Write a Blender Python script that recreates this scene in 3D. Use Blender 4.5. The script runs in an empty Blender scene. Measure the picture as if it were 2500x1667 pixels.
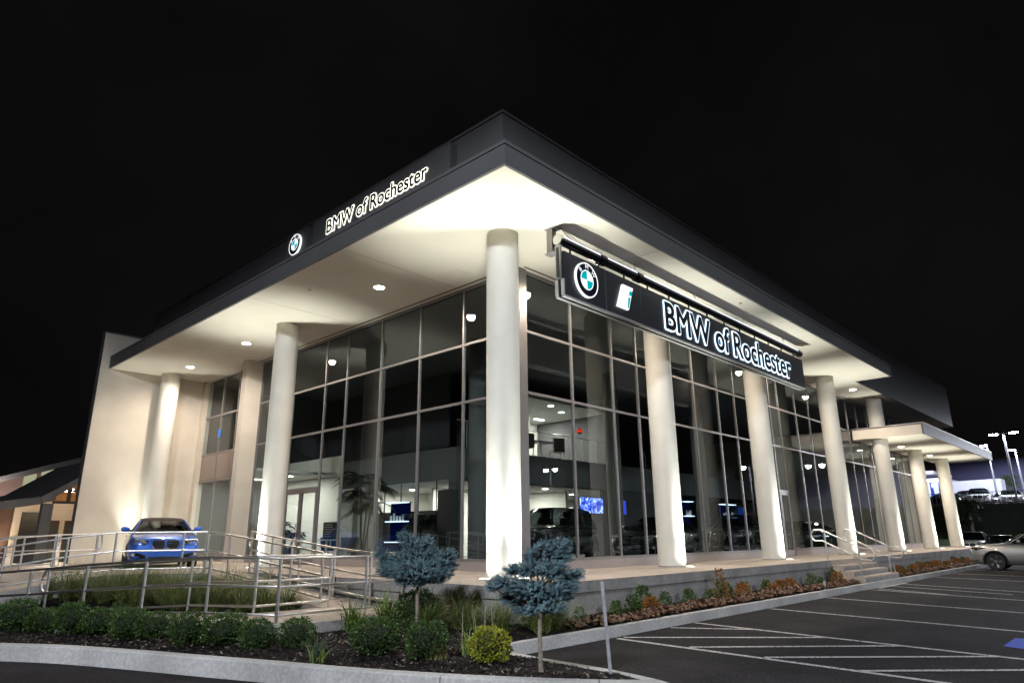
import bpy, bmesh, math, random
from mathutils import Vector, Matrix, noise
random.seed(11)
R = math.radians
sc = bpy.context.scene
col = sc.collection

# ------------------------------------------------------------------ camera, world, exposure
cam = bpy.data.cameras.new('camera'); co = bpy.data.objects.new('camera', cam); col.objects.link(co)
YAW, PIT, ROLL = R(43.2615), R(16.2399), R(-0.5250)
F = Vector((math.cos(PIT)*math.cos(YAW), math.cos(PIT)*math.sin(YAW), math.sin(PIT)))
RT = Vector((math.sin(YAW), -math.cos(YAW), 0)); UP = RT.cross(F)
r_ = RT*math.cos(ROLL) + UP*math.sin(ROLL); u_ = UP*math.cos(ROLL) - RT*math.sin(ROLL)
m3 = Matrix((r_, u_, -F)).transposed()
co.matrix_world = Matrix.Translation((-9.9916, -9.6719, 0.7554)) @ m3.to_4x4()
cam.sensor_width = 36; cam.lens = 1643.23/2500*36; cam.clip_start = .1; cam.clip_end = 600
sc.camera = co
w = bpy.data.worlds.new('World'); sc.world = w; w.use_nodes = True
nt = w.node_tree; bg = nt.nodes['Background']
tc = nt.nodes.new('ShaderNodeTexCoord'); nz = nt.nodes.new('ShaderNodeTexNoise'); cr = nt.nodes.new('ShaderNodeValToRGB')
nz.inputs['Scale'].default_value = 2.2; nz.inputs['Detail'].default_value = 4
nt.links.new(tc.outputs['Generated'], nz.inputs['Vector']); nt.links.new(nz.outputs['Fac'], cr.inputs['Fac'])
cr.color_ramp.elements[0].position = .35; cr.color_ramp.elements[0].color = (.0014, .0012, .00125, 1)
cr.color_ramp.elements[1].position = .75; cr.color_ramp.elements[1].color = (.0026, .0023, .0024, 1)
nt.links.new(cr.outputs['Color'], bg.inputs['Color']); bg.inputs['Strength'].default_value = 1.0
sc.view_settings.view_transform = 'Standard'; sc.view_settings.look = 'None'
sc.view_settings.exposure = 1.0; sc.view_settings.gamma = 1
sc.render.engine = 'CYCLES'
sc.cycles.use_denoising = True; sc.render.filter_size = 1.0
try: sc.cycles.denoiser = 'OPENIMAGEDENOISE'
except Exception: pass
sc.cycles.max_bounces = 7; sc.cycles.diffuse_bounces = 3; sc.cycles.glossy_bounces = 3; sc.cycles.transparent_max_bounces = 16
sc.cycles.sample_clamp_indirect = 4; sc.cycles.caustics_reflective = False; sc.cycles.caustics_refractive = False
UPW = 1250      # column uplights
DNW = 105       # soffit downlights
LOTW = 3000     # lot lamp heads

# ------------------------------------------------------------------ materials
MATS = {}
def mat(name, c, rough=.6, metal=0, var=0, scale=8, bump=0, bscale=60, spec=.5, coat=0, emit=None, es=0, c2=None, detail=4):
    if name in MATS: return MATS[name]
    m = bpy.data.materials.new(name); m.use_nodes = True; MATS[name] = m
    n = m.node_tree; b = n.nodes['Principled BSDF']
    b.inputs['Base Color'].default_value = (*c, 1); b.inputs['Roughness'].default_value = rough
    b.inputs['Metallic'].default_value = metal; b.inputs['Specular IOR Level'].default_value = spec
    b.inputs['Coat Weight'].default_value = coat; b.inputs['Coat Roughness'].default_value = .04
    if emit: b.inputs['Emission Color'].default_value = (*emit, 1); b.inputs['Emission Strength'].default_value = es
    if var or bump:
        t = n.nodes.new('ShaderNodeTexCoord')
    if var:
        z = n.nodes.new('ShaderNodeTexNoise'); z.inputs['Scale'].default_value = scale; z.inputs['Detail'].default_value = detail
        n.links.new(t.outputs['Object'], z.inputs['Vector'])
        r = n.nodes.new('ShaderNodeValToRGB'); r.color_ramp.elements[0].position = .3; r.color_ramp.elements[1].position = .7
        a = c2 or tuple(x*(1-var) for x in c)
        r.color_ramp.elements[0].color = (*a, 1); r.color_ramp.elements[1].color = (*[min(1, x*(1+var*.4)) for x in c], 1)
        n.links.new(z.outputs['Fac'], r.inputs['Fac']); n.links.new(r.outputs['Color'], b.inputs['Base Color'])
    if bump:
        z2 = n.nodes.new('ShaderNodeTexNoise'); z2.inputs['Scale'].default_value = bscale; z2.inputs['Detail'].default_value = 5
        bp = n.nodes.new('ShaderNodeBump'); bp.inputs['Strength'].default_value = bump; bp.inputs['Distance'].default_value = .02
        n.links.new(t.outputs['Object'], z2.inputs['Vector']); n.links.new(z2.outputs['Fac'], bp.inputs['Height'])
        n.links.new(bp.outputs['Normal'], b.inputs['Normal'])
    return m
def emis(name, c, s):
    if name in MATS: return MATS[name]
    m = bpy.data.materials.new(name); m.use_nodes = True; MATS[name] = m
    n = m.node_tree; n.nodes.remove(n.nodes['Principled BSDF'])
    e = n.nodes.new('ShaderNodeEmission'); e.inputs[0].default_value = (*c, 1); e.inputs[1].default_value = s
    n.links.new(e.outputs[0], n.nodes['Material Output'].inputs[0]); return m
def glassmat(name, tint, ior=1.52, rough=0.0, boost=1.0):
    m = bpy.data.materials.new(name); m.use_nodes = True; MATS[name] = m
    n = m.node_tree; n.nodes.remove(n.nodes['Principled BSDF'])
    tr = n.nodes.new('ShaderNodeBsdfTransparent'); tr.inputs[0].default_value = (*tint, 1)
    gl = n.nodes.new('ShaderNodeBsdfGlossy'); gl.inputs['Roughness'].default_value = rough; gl.inputs[0].default_value = (.93, .97, 1, 1)
    ge = n.nodes.new('ShaderNodeNewGeometry'); dt = n.nodes.new('ShaderNodeVectorMath'); dt.operation = 'DOT_PRODUCT'
    n.links.new(ge.outputs['Incoming'], dt.inputs[0]); n.links.new(ge.outputs['Normal'], dt.inputs[1])
    def mth(op, a, b=None):
        k = n.nodes.new('ShaderNodeMath'); k.operation = op
        n.links.new(a, k.inputs[0])
        if b is not None: k.inputs[1].default_value = b
        return k
    f0 = ((ior-1)/(ior+1))**2*2*boost
    ab = mth('ABSOLUTE', dt.outputs['Value']); iv = mth('MULTIPLY_ADD', ab.outputs[0], -1.0); iv.inputs[2].default_value = 1.0
    pw = mth('POWER', iv.outputs[0], 5.0); mu = mth('MULTIPLY_ADD', pw.outputs[0], (1-f0)*min(1, boost)); mu.inputs[2].default_value = f0; mu.use_clamp = True
    mx = n.nodes.new('ShaderNodeMixShader'); n.links.new(mu.outputs[0], mx.inputs[0])
    n.links.new(tr.outputs[0], mx.inputs[1]); n.links.new(gl.outputs[0], mx.inputs[2])
    n.links.new(mx.outputs[0], n.nodes['Material Output'].inputs[0]); return m
def leafmat(name, c, c2, rough=.55, scale=14):
    m = mat(name, c, rough, var=.5, scale=scale, c2=c2, spec=.3, detail=6); return m

STUCCO = mat('stucco', (.66, .595, .50), .8, var=.10, scale=1.2, bump=.12, bscale=90)
COLUMN = mat('column_stucco', (.78, .75, .66), .75, var=.08, scale=1.5, bump=.10, bscale=80)
SOFFIT = mat('soffit_plaster', (.70, .64, .55), .85, var=.07, scale=.8, bump=.06, bscale=70)
FASCIA = mat('dark_fascia', (.105, .103, .104), .55, var=.12, scale=.7, bump=.04, bscale=20, metal=.1)
ALU = mat("aluminium_frame", (.29, .27, .265), .42, metal=.55, var=.06, scale=3)
PLINTH = mat('plinth_panel', (.42, .37, .34), .5, metal=.3, var=.08, scale=1.4)
DECK = mat('terrace_concrete', (.55, .46, .38), .8, var=.14, scale=.9, bump=.12, bscale=60, c2=(.45, .37, .30))
CONC = mat('concrete', (.34, .325, .305), .85, var=.30, scale=1.7, bump=.25, bscale=40)
KERB = mat('kerb_concrete', (.52, .51, .49), .85, var=.28, scale=1.1, bump=.22, bscale=45)
ASPH = mat('asphalt', (.023, .0195, .021), .9, spec=.2, var=.25, scale=1.4, bump=.5, bscale=140, c2=(.015, .0135, .0145))
PAINT = mat('road_paint', (.72, .69, .68), .7, var=.22, scale=9, bump=.1, bscale=120)
BLUEP = mat("blue_road_paint", (.002, .05, .50), .7, var=.2, scale=8)
STEEL = mat('stainless_steel', (.82, .80, .78), .34, metal=1.0, var=.05, scale=4)
SOIL = mat('mulch', (.010, .0075, .007), .95, spec=.15, var=.5, scale=26, bump=1.0, bscale=60)
CHIP = mat('mulch_chip', (.030, .022, .019), .9, var=.5, scale=20)
CHIPL = mat('mulch_chip_pale', (.26, .20, .15), .9, var=.5, scale=20)
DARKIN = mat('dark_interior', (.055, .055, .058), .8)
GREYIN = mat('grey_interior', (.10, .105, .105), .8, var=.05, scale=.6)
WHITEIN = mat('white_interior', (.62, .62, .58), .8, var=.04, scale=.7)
def speckle(m, scale, lo, hi, amt):
    n = m.node_tree; b = n.nodes['Principled BSDF']; src = b.inputs['Base Color'].links[0].from_socket
    t = n.nodes.new('ShaderNodeTexCoord'); z = n.nodes.new('ShaderNodeTexNoise'); z.inputs['Scale'].default_value = scale; z.inputs['Detail'].default_value = 2
    r = n.nodes.new('ShaderNodeValToRGB'); r.color_ramp.elements[0].position = .42; r.color_ramp.elements[0].color = (lo, lo, lo, 1); r.color_ramp.elements[1].position = .66; r.color_ramp.elements[1].color = (hi, hi, hi, 1)
    mx = n.nodes.new('ShaderNodeMix'); mx.data_type = 'RGBA'; mx.blend_type = 'MULTIPLY'; mx.inputs[0].default_value = amt
    n.links.new(t.outputs['Object'], z.inputs['Vector']); n.links.new(z.outputs['Fac'], r.inputs['Fac']); n.links.new(src, mx.inputs[6]); n.links.new(r.outputs['Color'], mx.inputs[7]); n.links.new(mx.outputs[2], b.inputs['Base Color'])
speckle(ASPH, 38, .62, 1.9, 1); speckle(ASPH, .45, .70, 1.25, 1); speckle(ASPH, 3.3, .9, 1.1, 1); speckle(KERB, 24, .86, 1.08, 1); speckle(CONC, 16, .84, 1.08, 1); speckle(DECK, 14, .86, 1.06, 1); speckle(PAINT, 30, .6, 1.05, 1); speckle(SOIL, 45, .4, 2.2, 1)
n_ = PAINT.node_tree; o_ = n_.nodes['Material Output']; b_ = n_.nodes['Principled BSDF']
t_ = n_.nodes.new('ShaderNodeTexCoord'); z_ = n_.nodes.new('ShaderNodeTexNoise'); z_.inputs['Scale'].default_value = 17; z_.inputs['Detail'].default_value = 6; z_.inputs['Roughness'].default_value = .7
r2_ = n_.nodes.new('ShaderNodeValToRGB'); r2_.color_ramp.elements[0].position = .36; r2_.color_ramp.elements[0].color = (1, 1, 1, 1); r2_.color_ramp.elements[1].position = .46; r2_.color_ramp.elements[1].color = (0, 0, 0, 1)
tr_ = n_.nodes.new('ShaderNodeBsdfTransparent'); mx_ = n_.nodes.new('ShaderNodeMixShader')
n_.links.new(t_.outputs['Object'], z_.inputs['Vector']); n_.links.new(z_.outputs['Fac'], r2_.inputs['Fac']); n_.links.new(r2_.outputs['Color'], mx_.inputs[0]); n_.links.new(b_.outputs[0], mx_.inputs[1]); n_.links.new(tr_.outputs[0], mx_.inputs[2]); n_.links.new(mx_.outputs[0], o_.inputs[0])
TILE = mat('dark_floor_tile', (.030, .030, .034), .12, var=.1, scale=2)
BLACK = mat('black_plastic', (.012, .012, .014), .4)
SIGNP = mat('sign_panel', (.042, .044, .052), .35, metal=.4, var=.08, scale=.8)
POLEM = mat('dark_polished_pole', (.06, .062, .075), .16, metal=.9)
CHROME = mat('chrome', (.75, .75, .76), .12, metal=1)
GLASS = glassmat('window_glass', (.70, .77, .77), 1.55, boost=.9)
CARGLASS = glassmat('car_glass', (.22, .25, .25), 1.35, boost=.55)
TYRE = mat('tyre_rubber', (.016, .016, .017), .75)

ONES = 'first second third fourth fifth sixth seventh eighth ninth'.split()
ORD = 'first second third fourth fifth sixth seventh eighth ninth tenth eleventh twelfth thirteenth fourteenth fifteenth sixteenth seventeenth eighteenth nineteenth twentieth twenty-first twenty-second twenty-third twenty-fourth twenty-fifth'.split()
ORD = ORD[:20]+[t+'-'+o for t in ('twenty',) for o in ONES]+['thirtieth']+['thirty-'+o for o in ONES]+['fortieth']+['forty-'+o for o in ONES]+['fiftieth']+['fifty-'+o for o in ONES]+['sixtieth']+['sixty-'+o for o in ONES]+['seventieth']+['seventy-'+o for o in ONES]
# ------------------------------------------------------------------ helpers
def tag(o, label=None, cat=None, group=None, kind=None):
    if label: o['label'] = label
    if cat: o['category'] = cat
    if group: o['group'] = group
    if kind: o['kind'] = kind
    return o
def empty(name, loc=(0, 0, 0), rz=0):
    o = bpy.data.objects.new(name, None); col.objects.link(o); o.location = loc; o.rotation_euler = (0, 0, rz)
    o.empty_display_size = .2; return o
def wloc(o):
    v = Vector((0, 0, 0))
    while o is not None: v += o.location; o = o.parent
    return v
class MB:
    def __init__(s): s.v = []; s.f = []
    def box(s, x0, x1, y0, y1, z0, z1):
        b = len(s.v)
        s.v += [(x0,y0,z0),(x1,y0,z0),(x1,y1,z0),(x0,y1,z0),(x0,y0,z1),(x1,y0,z1),(x1,y1,z1),(x0,y1,z1)]
        s.f += [tuple(b+i for i in q) for q in ((3,2,1,0),(4,5,6,7),(0,1,5,4),(1,2,6,5),(2,3,7,6),(3,0,4,7))]; return s
    def prism(s, poly, z0, z1):
        b = len(s.v); n = len(poly)
        zz0 = z0 if callable(z0) else (lambda x, y: z0); zz1 = z1 if callable(z1) else (lambda x, y: z1)
        s.v += [(x, y, zz0(x, y)) for x, y in poly] + [(x, y, zz1(x, y)) for x, y in poly]
        s.f += [tuple(b+i for i in reversed(range(n))), tuple(b+n+i for i in range(n))]
        s.f += [(b+i, b+(i+1) % n, b+n+(i+1) % n, b+n+i) for i in range(n)]; return s
    def hexa(s, pts):
        b = len(s.v); s.v += [tuple(p) for p in pts]
        s.f += [tuple(b+i for i in q) for q in ((3,2,1,0),(4,5,6,7),(0,1,5,4),(1,2,6,5),(2,3,7,6),(3,0,4,7))]; return s
    def cyl(s, c, r, z0, z1, n=24, r1=None):
        b = len(s.v); r1 = r if r1 is None else r1
        for k in range(n): a = 2*math.pi*k/n; s.v.append((c[0]+r*math.cos(a), c[1]+r*math.sin(a), z0))
        for k in range(n): a = 2*math.pi*k/n; s.v.append((c[0]+r1*math.cos(a), c[1]+r1*math.sin(a), z1))
        s.f += [tuple(b+i for i in reversed(range(n))), tuple(b+n+i for i in range(n))]
        s.f += [(b+i, b+(i+1) % n, b+n+(i+1) % n, b+n+i) for i in range(n)]; return s
    def tube(s, path, r, n=8, cap=True):
        P = [Vector(p) for p in path]; rad = r if isinstance(r, (list, tuple)) else [r]*len(P)
        b = len(s.v); ref = None
        for i, p in enumerate(P):
            t = (P[min(i+1, len(P)-1)]-P[max(i-1, 0)]).normalized()
            if ref is None: ref = Vector((0, 0, 1)) if abs(t.z) < .9 else Vector((1, 0, 0))
            x = ref.cross(t)
            if x.length < 1e-4: x = Vector((1, .3, 0)).cross(t)
            x.normalize(); y = t.cross(x)
            for k in range(n):
                a = 2*math.pi*k/n; q = p+(x*math.cos(a)+y*math.sin(a))*rad[i]; s.v.append(tuple(q))
        for i in range(len(P)-1):
            for k in range(n):
                s.f.append((b+i*n+k, b+i*n+(k+1) % n, b+(i+1)*n+(k+1) % n, b+(i+1)*n+k))
        if cap: s.f += [tuple(b+k for k in reversed(range(n))), tuple(b+(len(P)-1)*n+k for k in range(n))]
        return s
    def face(s, pts):
        b = len(s.v); s.v += [tuple(p) for p in pts]; s.f.append(tuple(range(b, b+len(pts)))); return s
    def grid(s, f, nu, nv):
        b = len(s.v)
        for i in range(nu+1):
            for j in range(nv+1): s.v.append(tuple(f(i/nu, j/nv)))
        for i in range(nu):
            for j in range(nv):
                a = b+i*(nv+1)+j; s.f.append((a, a+nv+1, a+nv+2, a+1))
        return s
    def loft(s, rings, cap=True):
        b = len(s.v); n = len(rings[0])
        for r in rings: s.v += [tuple(p) for p in r]
        for i in range(len(rings)-1):
            for k in range(n):
                s.f.append((b+i*n+k, b+i*n+(k+1) % n, b+(i+1)*n+(k+1) % n, b+(i+1)*n+k))
        if cap: s.f += [tuple(b+k for k in reversed(range(n))), tuple(b+(len(rings)-1)*n+k for k in range(n))]
        return s
    def mesh(s, name, off=Vector((0, 0, 0))):
        me = bpy.data.meshes.new(name); me.from_pydata([(x-off.x, y-off.y, z-off.z) for x, y, z in s.v], [], s.f); me.update(); return me
    def build(s, name, m, parent=None, smooth=False, local=False, angle=40, fix=False):
        me = s.mesh(name, Vector((0, 0, 0)) if (local or parent is None) else wloc(parent))
        me.materials.append(m)
        if fix:
            bm = bmesh.new(); bm.from_mesh(me); bmesh.ops.recalc_face_normals(bm, faces=bm.faces); bm.to_mesh(me); bm.free()
        if smooth:
            me.polygons.foreach_set('use_smooth', [True]*len(me.polygons))
            try: me.set_sharp_from_angle(angle=R(angle))
            except Exception: pass
        o = bpy.data.objects.new(name, me); col.objects.link(o)
        if parent is not None: o.parent = parent
        return o
def copy_tree(o, parent=None):
    c = o.copy(); col.objects.link(c); c.parent = parent
    for ch in list(o.children): copy_tree(ch, c)
    return c
def lamp(kind, loc, power, color, parent=None, size=.1, rot=(0, 0, 0), spot=60, blend=.6, name='light', shape=None, sy=None):
    l = bpy.data.lights.new(name, kind); l.energy = power; l.color = color
    if kind == 'SPOT': l.spot_size = R(spot); l.spot_blend = blend; l.shadow_soft_size = size
    elif kind == 'POINT': l.shadow_soft_size = size
    elif kind == 'AREA':
        l.size = size
        if sy: l.shape = 'RECTANGLE'; l.size_y = sy
    o = bpy.data.objects.new(name, l); col.objects.link(o); o.rotation_euler = rot
    if parent is not None: o.parent = parent; o.location = Vector(loc)-wloc(parent)
    else: o.location = loc
    return o

ZA = -.78           # asphalt
GL, GR = 1.70, 1.05  # glass planes: left facade x=GL, right facade y=GR
HS = 7.30           # soffit
CX = [0, 6.31, 12.70, 19.95, 26.75, 33.15, 39.40]

# ================================================================== GROUND
def ground_z(x, y): return ZA
g = MB(); g.face([(-300, -300, ZA), (400, -300, ZA), (400, 400, ZA), (-300, 400, ZA)])
tag(g.build('car_park_asphalt', ASPH), kind='structure')

# terrace slab (the deck the building stands on)
TX0, TY0, TX1 = -1.70, -1.78, 41.2
terr = empty('terrace'); tag(terr, kind='structure')
top = [(TX0, TY0), (TX1, TY0), (TX1, 22), (-7.2, 22), (-7.2, 12.1), (-4.3, 12.1), (-4.3, 8.75), (-2.62, 7.65), (TX0, 7.45)]
MB().prism(top, -.20, 0).build('slab', DECK, terr, fix=True)
ins = [(TX0+.03, TY0+.03), (TX1-.03, TY0+.03), (TX1-.03, 21.9), (-7.1, 21.9), (-7.1, 12.13), (-4.27, 12.13), (-4.27, 8.78), (-2.6, 7.68), (TX0+.03, 7.48)]
MB().prism(ins, ZA, -.202).build('base_wall', CONC, terr, fix=True)
# slab fascia pieces (cast edge, with joints)
xs = [TX0, .35, 4.9, 9.4, 12.72]
for a, b in zip(xs[:-1], xs[1:]): MB().box(a+.006, b-.006, TY0-.012, TY0, -.195, -.002).build('slab_edge', CONC, terr)
xs = [16.25, 21, 26, 31, 36, TX1]
for a, b in zip(xs[:-1], xs[1:]): MB().box(a+.006, b-.006, TY0-.012, TY0, -.195, -.002).build('slab_edge', CONC, terr)
ys = [TY0, .6, 3.4, 7.4]
for a, b in zip(ys[:-1], ys[1:]): MB().box(TX0-.012, TX0, a+.006, b-.006, -.195, -.002).build('slab_edge', CONC, terr)

# steps on the right
st = empty('steps', (14.45, -2.0, ZA)); tag(st, 'short flight of concrete steps down from the terrace', 'steps')
sz = [-.155, -.31, -.465]
for k in range(3):
    y1 = TY0-.016-.30*k
    MB().box(12.75, 16.22, y1-.30, y1, ZA, sz[k]).build('tread', DECK, st)
    MB().box(12.76, 16.21, y1-.304, y1-.301, ZA, sz[k]-.05).build('riser', CONC, st)

# kerb along the right bed
KY = -2.88
kr = empty('kerb'); tag(kr, kind='structure')
xs = [-3.05, -.6, 2.4, 5.4, 8.4, 11.4, 14.4, 17.4, 20.4, 23.4, 26.4, 29.4, 32.4, 35.4, 38.4, 41.4]
for a, b in zip(xs[:-1], xs[1:]):
    MB().hexa([(a+.005, KY, ZA), (b-.005, KY, ZA), (b-.005, KY+.16, ZA), (a+.005, KY+.16, ZA),
               (a+.005, KY+.015, -.625), (b-.005, KY+.015, -.625), (b-.005, KY+.16, -.625), (a+.005, KY+.16, -.625)]).build('kerb_stone', KERB, kr)
# front kerb that curves round the island (back edge of its top)
KB = [(-11.5, 9.2), (-10.4, 7.2), (-9.4, 5.5), (-8.4, 3.95), (-7.55, 2.55), (-6.95, 1.5), (-6.46, .28), (-6.06, -.85), (-5.68, -1.9), (-5.32, -2.98), (-4.92, -3.93), (-4.55, -4.65), (-4.15, -5.3), (-3.78, -5.75)]
def smooth_path(P, n=4):
    out = []
    for i in range(len(P)-1):
        p0 = Vector(P[max(i-1, 0)]); p1 = Vector(P[i]); p2 = Vector(P[i+1]); p3 = Vector(P[min(i+2, len(P)-1)])
        for k in range(n):
            t = k/n
            out.append(.5*((2*p1)+(p2-p0)*t+(2*p0-5*p1+4*p2-p3)*t*t+(3*p1-p0-3*p2+p3)*t**3))
    out.append(Vector(P[-1])); return out
def strip(path, w0, w1, z0, z1, lean=.02, gap=0):
    """kerb profile swept along path; w0 = inner offset, w1 = outer offset (to the right of travel is outer = -normal)"""
    rings = []
    P = [Vector(p) for p in path]
    for i, p in enumerate(P):
        t = (P[min(i+1, len(P)-1)]-P[max(i-1, 0)]).normalized(); n = Vector((t.y, -t.x))
        a = p+n*w0; b = p+n*w1; bb = p+n*(w1+lean)
        rings.append([(a.x, a.y, z0), (bb.x, bb.y, z0), (b.x, b.y, z1-.012), (b.x-n.x*.012, b.y-n.y*.012, z1), (a.x, a.y, z1)])
    return rings
kf = empty('kerb'); tag(kf, kind='structure')
sp = smooth_path(KB, 4)
i = 0
while i < len(sp)-1:
    j = min(i+8, len(sp)-1)
    seg = [Vector(p) for p in sp[i:j+1]]
    d0 = (seg[1]-seg[0]).normalized(); seg[0] = seg[0]+d0*.006
    MB().loft(strip(seg, 0, .17, ZA-.05, -.58)).build('kerb_stone', KERB, kf, fix=True)
    i = j
# flush concrete edging on the right side of the island
EB = [(-3.05, -2.9), (-3.16, -3.5), (-3.2, -4.2), (-3.26, -4.8), (-3.4, -5.4), (-3.62, -5.8)]
MB().loft(strip(list(reversed(smooth_path(EB, 4))), -.0, .17, ZA-.05, -.70, lean=.0)).build('edging', KERB, kf, fix=True)

# island soil
poly = [(p.x, p.y) for p in sp] + [(-3.5, -5.7)] + [(x, y) for x, y in reversed(EB)][1:] + [(-2.95, -2.72), (-2.0, -2.72), (-2.0, TY0-.02), (TX0-.0, TY0-.02), (TX0-.02, 7.3), (-2.6, 7.6), (-4.3, 8.7), (-7.2, 12)]
bed2 = [(-2.0, -2.72), (41.2, -2.72), (41.2, TY0-.02), (-2.0, TY0-.02)]
def soil_z(x, y):
    z = -.60+.035*noise.noise((x*1.3, y*1.3, 0))+.02*noise.noise((x*4, y*4, 3))
    if y < -2.9 and x > -4.2: z -= .10*min(1, max(0, (x+4.2)/.9))
    if x > -2.9 and y < -1.7: z = -.655+.03*noise.noise((x*2, y*2, 0))+max(0, (y+2.72))*.10
    return z
bm = bmesh.new()
from mathutils.geometry import tessellate_polygon
for pg_ in (poly, bed2):
    vs = [bm.verts.new((x, y, 0)) for x, y in pg_]
    for t in tessellate_polygon([[Vector((x, y, 0)) for x, y in pg_]]):
        try: bm.faces.new([vs[k] for k in t])
        except Exception: pass
def cut(bm, ax, lo, hi, step):
    t = lo
    while t < hi:
        no = [0, 0, 0]; no[ax] = 1; c = [0, 0, 0]; c[ax] = t
        bmesh.ops.bisect_plane(bm, geom=bm.verts[:]+bm.edges[:]+bm.faces[:], plane_co=c, plane_no=no); t += step
cut(bm, 0, -9, 0, .22); cut(bm, 1, -5.6, 8, .22); cut(bm, 0, .3, 40, .6)
for v in bm.verts: v.co.z = soil_z(v.co.x, v.co.y)
bmesh.ops.recalc_face_normals(bm, faces=bm.faces)
for f in bm.faces:
    if f.normal.z < 0: f.normal_flip()
me = bpy.data.meshes.new('planting_bed'); bm.to_mesh(me); bm.free(); me.materials.append(SOIL)
o = bpy.data.objects.new('planting_bed', me); col.objects.link(o); tag(o, kind='structure')

# road paint
def line(pts, wd=.10, m=PAINT, z=ZA+.004):
    (x0, y0), (x1, y1) = pts; d = Vector((x1-x0, y1-y0)).normalized(); n = Vector((-d.y, d.x))*wd/2
    return MB().face([(x0-n.x, y0-n.y, z), (x1-n.x, y1-n.y, z), (x1+n.x, y1+n.y, z), (x0+n.x, y0+n.y, z)])
def sc2(p): return (-9.99+(p[0]+9.99)*1.02, -9.67+(p[1]+9.67)*1.02)
stalls = [((-.72, -3.12), (-1.30, -8.4)), ((1.80, -3.06), (.95, -8.3)), ((5.02, -3.06), (3.90, -8.0)), ((8.46, -2.95), (7.0, -7.9)),
          ((11.9, -2.9), (10.0, -7.6)), ((14.9, -2.98), (12.7, -7.4)), ((19.3, -3.05), (17.6, -7.2)), ((22.4, -2.95), (20.9, -7)), ((25.9, -2.95), (24.2, -7))]
rm = empty('road_markings'); tag(rm, kind='structure')
for k, (a, b) in enumerate(stalls): line((sc2(a), sc2(b)), .105).build('stall_line', PAINT, rm)
hat = [((.89, -3.10), (1.56, -4.26)), ((-.58, -3.14), (1.40, -5.55)), ((-.79, -4.40), (1.22, -6.62)), ((-.93, -5.54), (1.06, -7.80)), ((-1.10, -6.75), (.3, -8.3)),
       ((12.3, -3.1), (11.0, -5.2)), ((13.6, -3.0), (12.0, -6.4))]
for k, (a, b) in enumerate(hat): line((sc2(a), sc2(b)), .10, z=ZA+.008).build('hatch_line', PAINT, rm)
b1 = MB().face([(2.05, -8.15, ZA+.004), (3.25, -8.15, ZA+.004), (3.35, -7.60, ZA+.004), (2.30, -7.60, ZA+.004)]); b1.build('blue_symbol_square', BLUEP, rm)
line(((13.0, -2.95), (16.0, -2.95)), .16).build('step_line', PAINT, rm)

# ================================================================== SHOWROOM BUILDING
B = empty('showroom_building'); tag(B, 'two storey glass showroom with cream columns and a dark flat roof', 'building')
# soffit and roof deck
so = [(-2.1, -2.1), (21.85, -2.1), (21.85, -.75), (40.6, -.75), (40.6, 19.5), (-2.1, 19.5)]
MB().prism(so, HS, HS+.05).build('soffit', SOFFIT, B, fix=True)
MB().box(-.70, 40.55, -.70, 19.4, HS+.06, 9.3).build('roof', DARKIN, B)
# lower fascia band: left run, right run, return
def fasc(x0, x1, y0, y1, z0, z1, name='fascia_panel'): return MB().box(x0, x1, y0, y1, z0, z1).build(name, FASCIA, B)
fasc(-2.16, -2.10, -2.16, 19.5, HS-.012, 7.76)
fasc(-2.097, 21.91, -2.16, -2.10, HS-.012, 7.76)
fasc(21.853, 21.91, -2.097, -.76, HS-.012, 7.757)
MB().prism([(-2.1, -2.1), (21.85, -2.1), (21.85, -.8), (-.8, -.8), (-.8, 19.5), (-2.1, 19.5)], 7.70, 7.752).build('ledge_roof', FASCIA, B, fix=True)
for (a, b) in ((-2.19, 19.48),): MB().box(-2.185, -2.161, a, b, 7.70, 7.775).build('drip_edge', FASCIA, B)
MB().box(-2.16, 21.93, -2.185, -2.161, 7.70, 7.775).build('drip_edge', FASCIA, B)
# upper parapet
PT = 9.74
ysp = [-.75, .72, 6.72, 7.05, 8.26, 13.2, 19.5]
for a, b in zip(ysp[:-1], ysp[1:]): fasc(-.75, -.68, a+.004, b-.004, 7.753, PT, 'parapet_panel')
xsp = [-.746, 7.5, 15.5, 21.85, 28, 34.5, 40.6]
for k, (a, b) in enumerate(zip(xsp[:-1], xsp[1:])): fasc(a+.004, b-.004, -.752, -.68, (7.753 if b < 22 else HS-.012), PT, 'parapet_panel')
fasc(40.55, 40.604, -.75, 19.4, HS-.012, PT, 'parapet_panel')
MB().box(-.79, -.64, -.79, 19.5, PT, PT+.07).build('coping', FASCIA, B)
MB().box(-.637, 40.64, -.79, -.64, PT, PT+.07).build('coping', FASCIA, B)
# end wall on the left
MB().box(-2.46, 40.6, 19.5, 19.85, 0, 8.70).build('end_wall', STUCCO, B)
MB().box(-2.50, 3, 19.47, 19.88, 8.70, 8.76).build('coping', FASCIA, B)
MB().box(-2.475, -2.461, 19.505, 19.86, 0, 8.70).build('wall_end_trim', FASCIA, B)
# right end wall and fin pier
MB().box(36.15, 36.45, GR-.05, 19.4, 0, HS-.003).build('side_wall', STUCCO, B)
MB().box(1.05, 1.75, 14.40, 14.75, 0, HS-.003).build('pier', STUCCO, B)
MB().box(1.55, 1.86, 19.16, 19.497, 0, HS-.003).build('pier', STUCCO, B)
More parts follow.
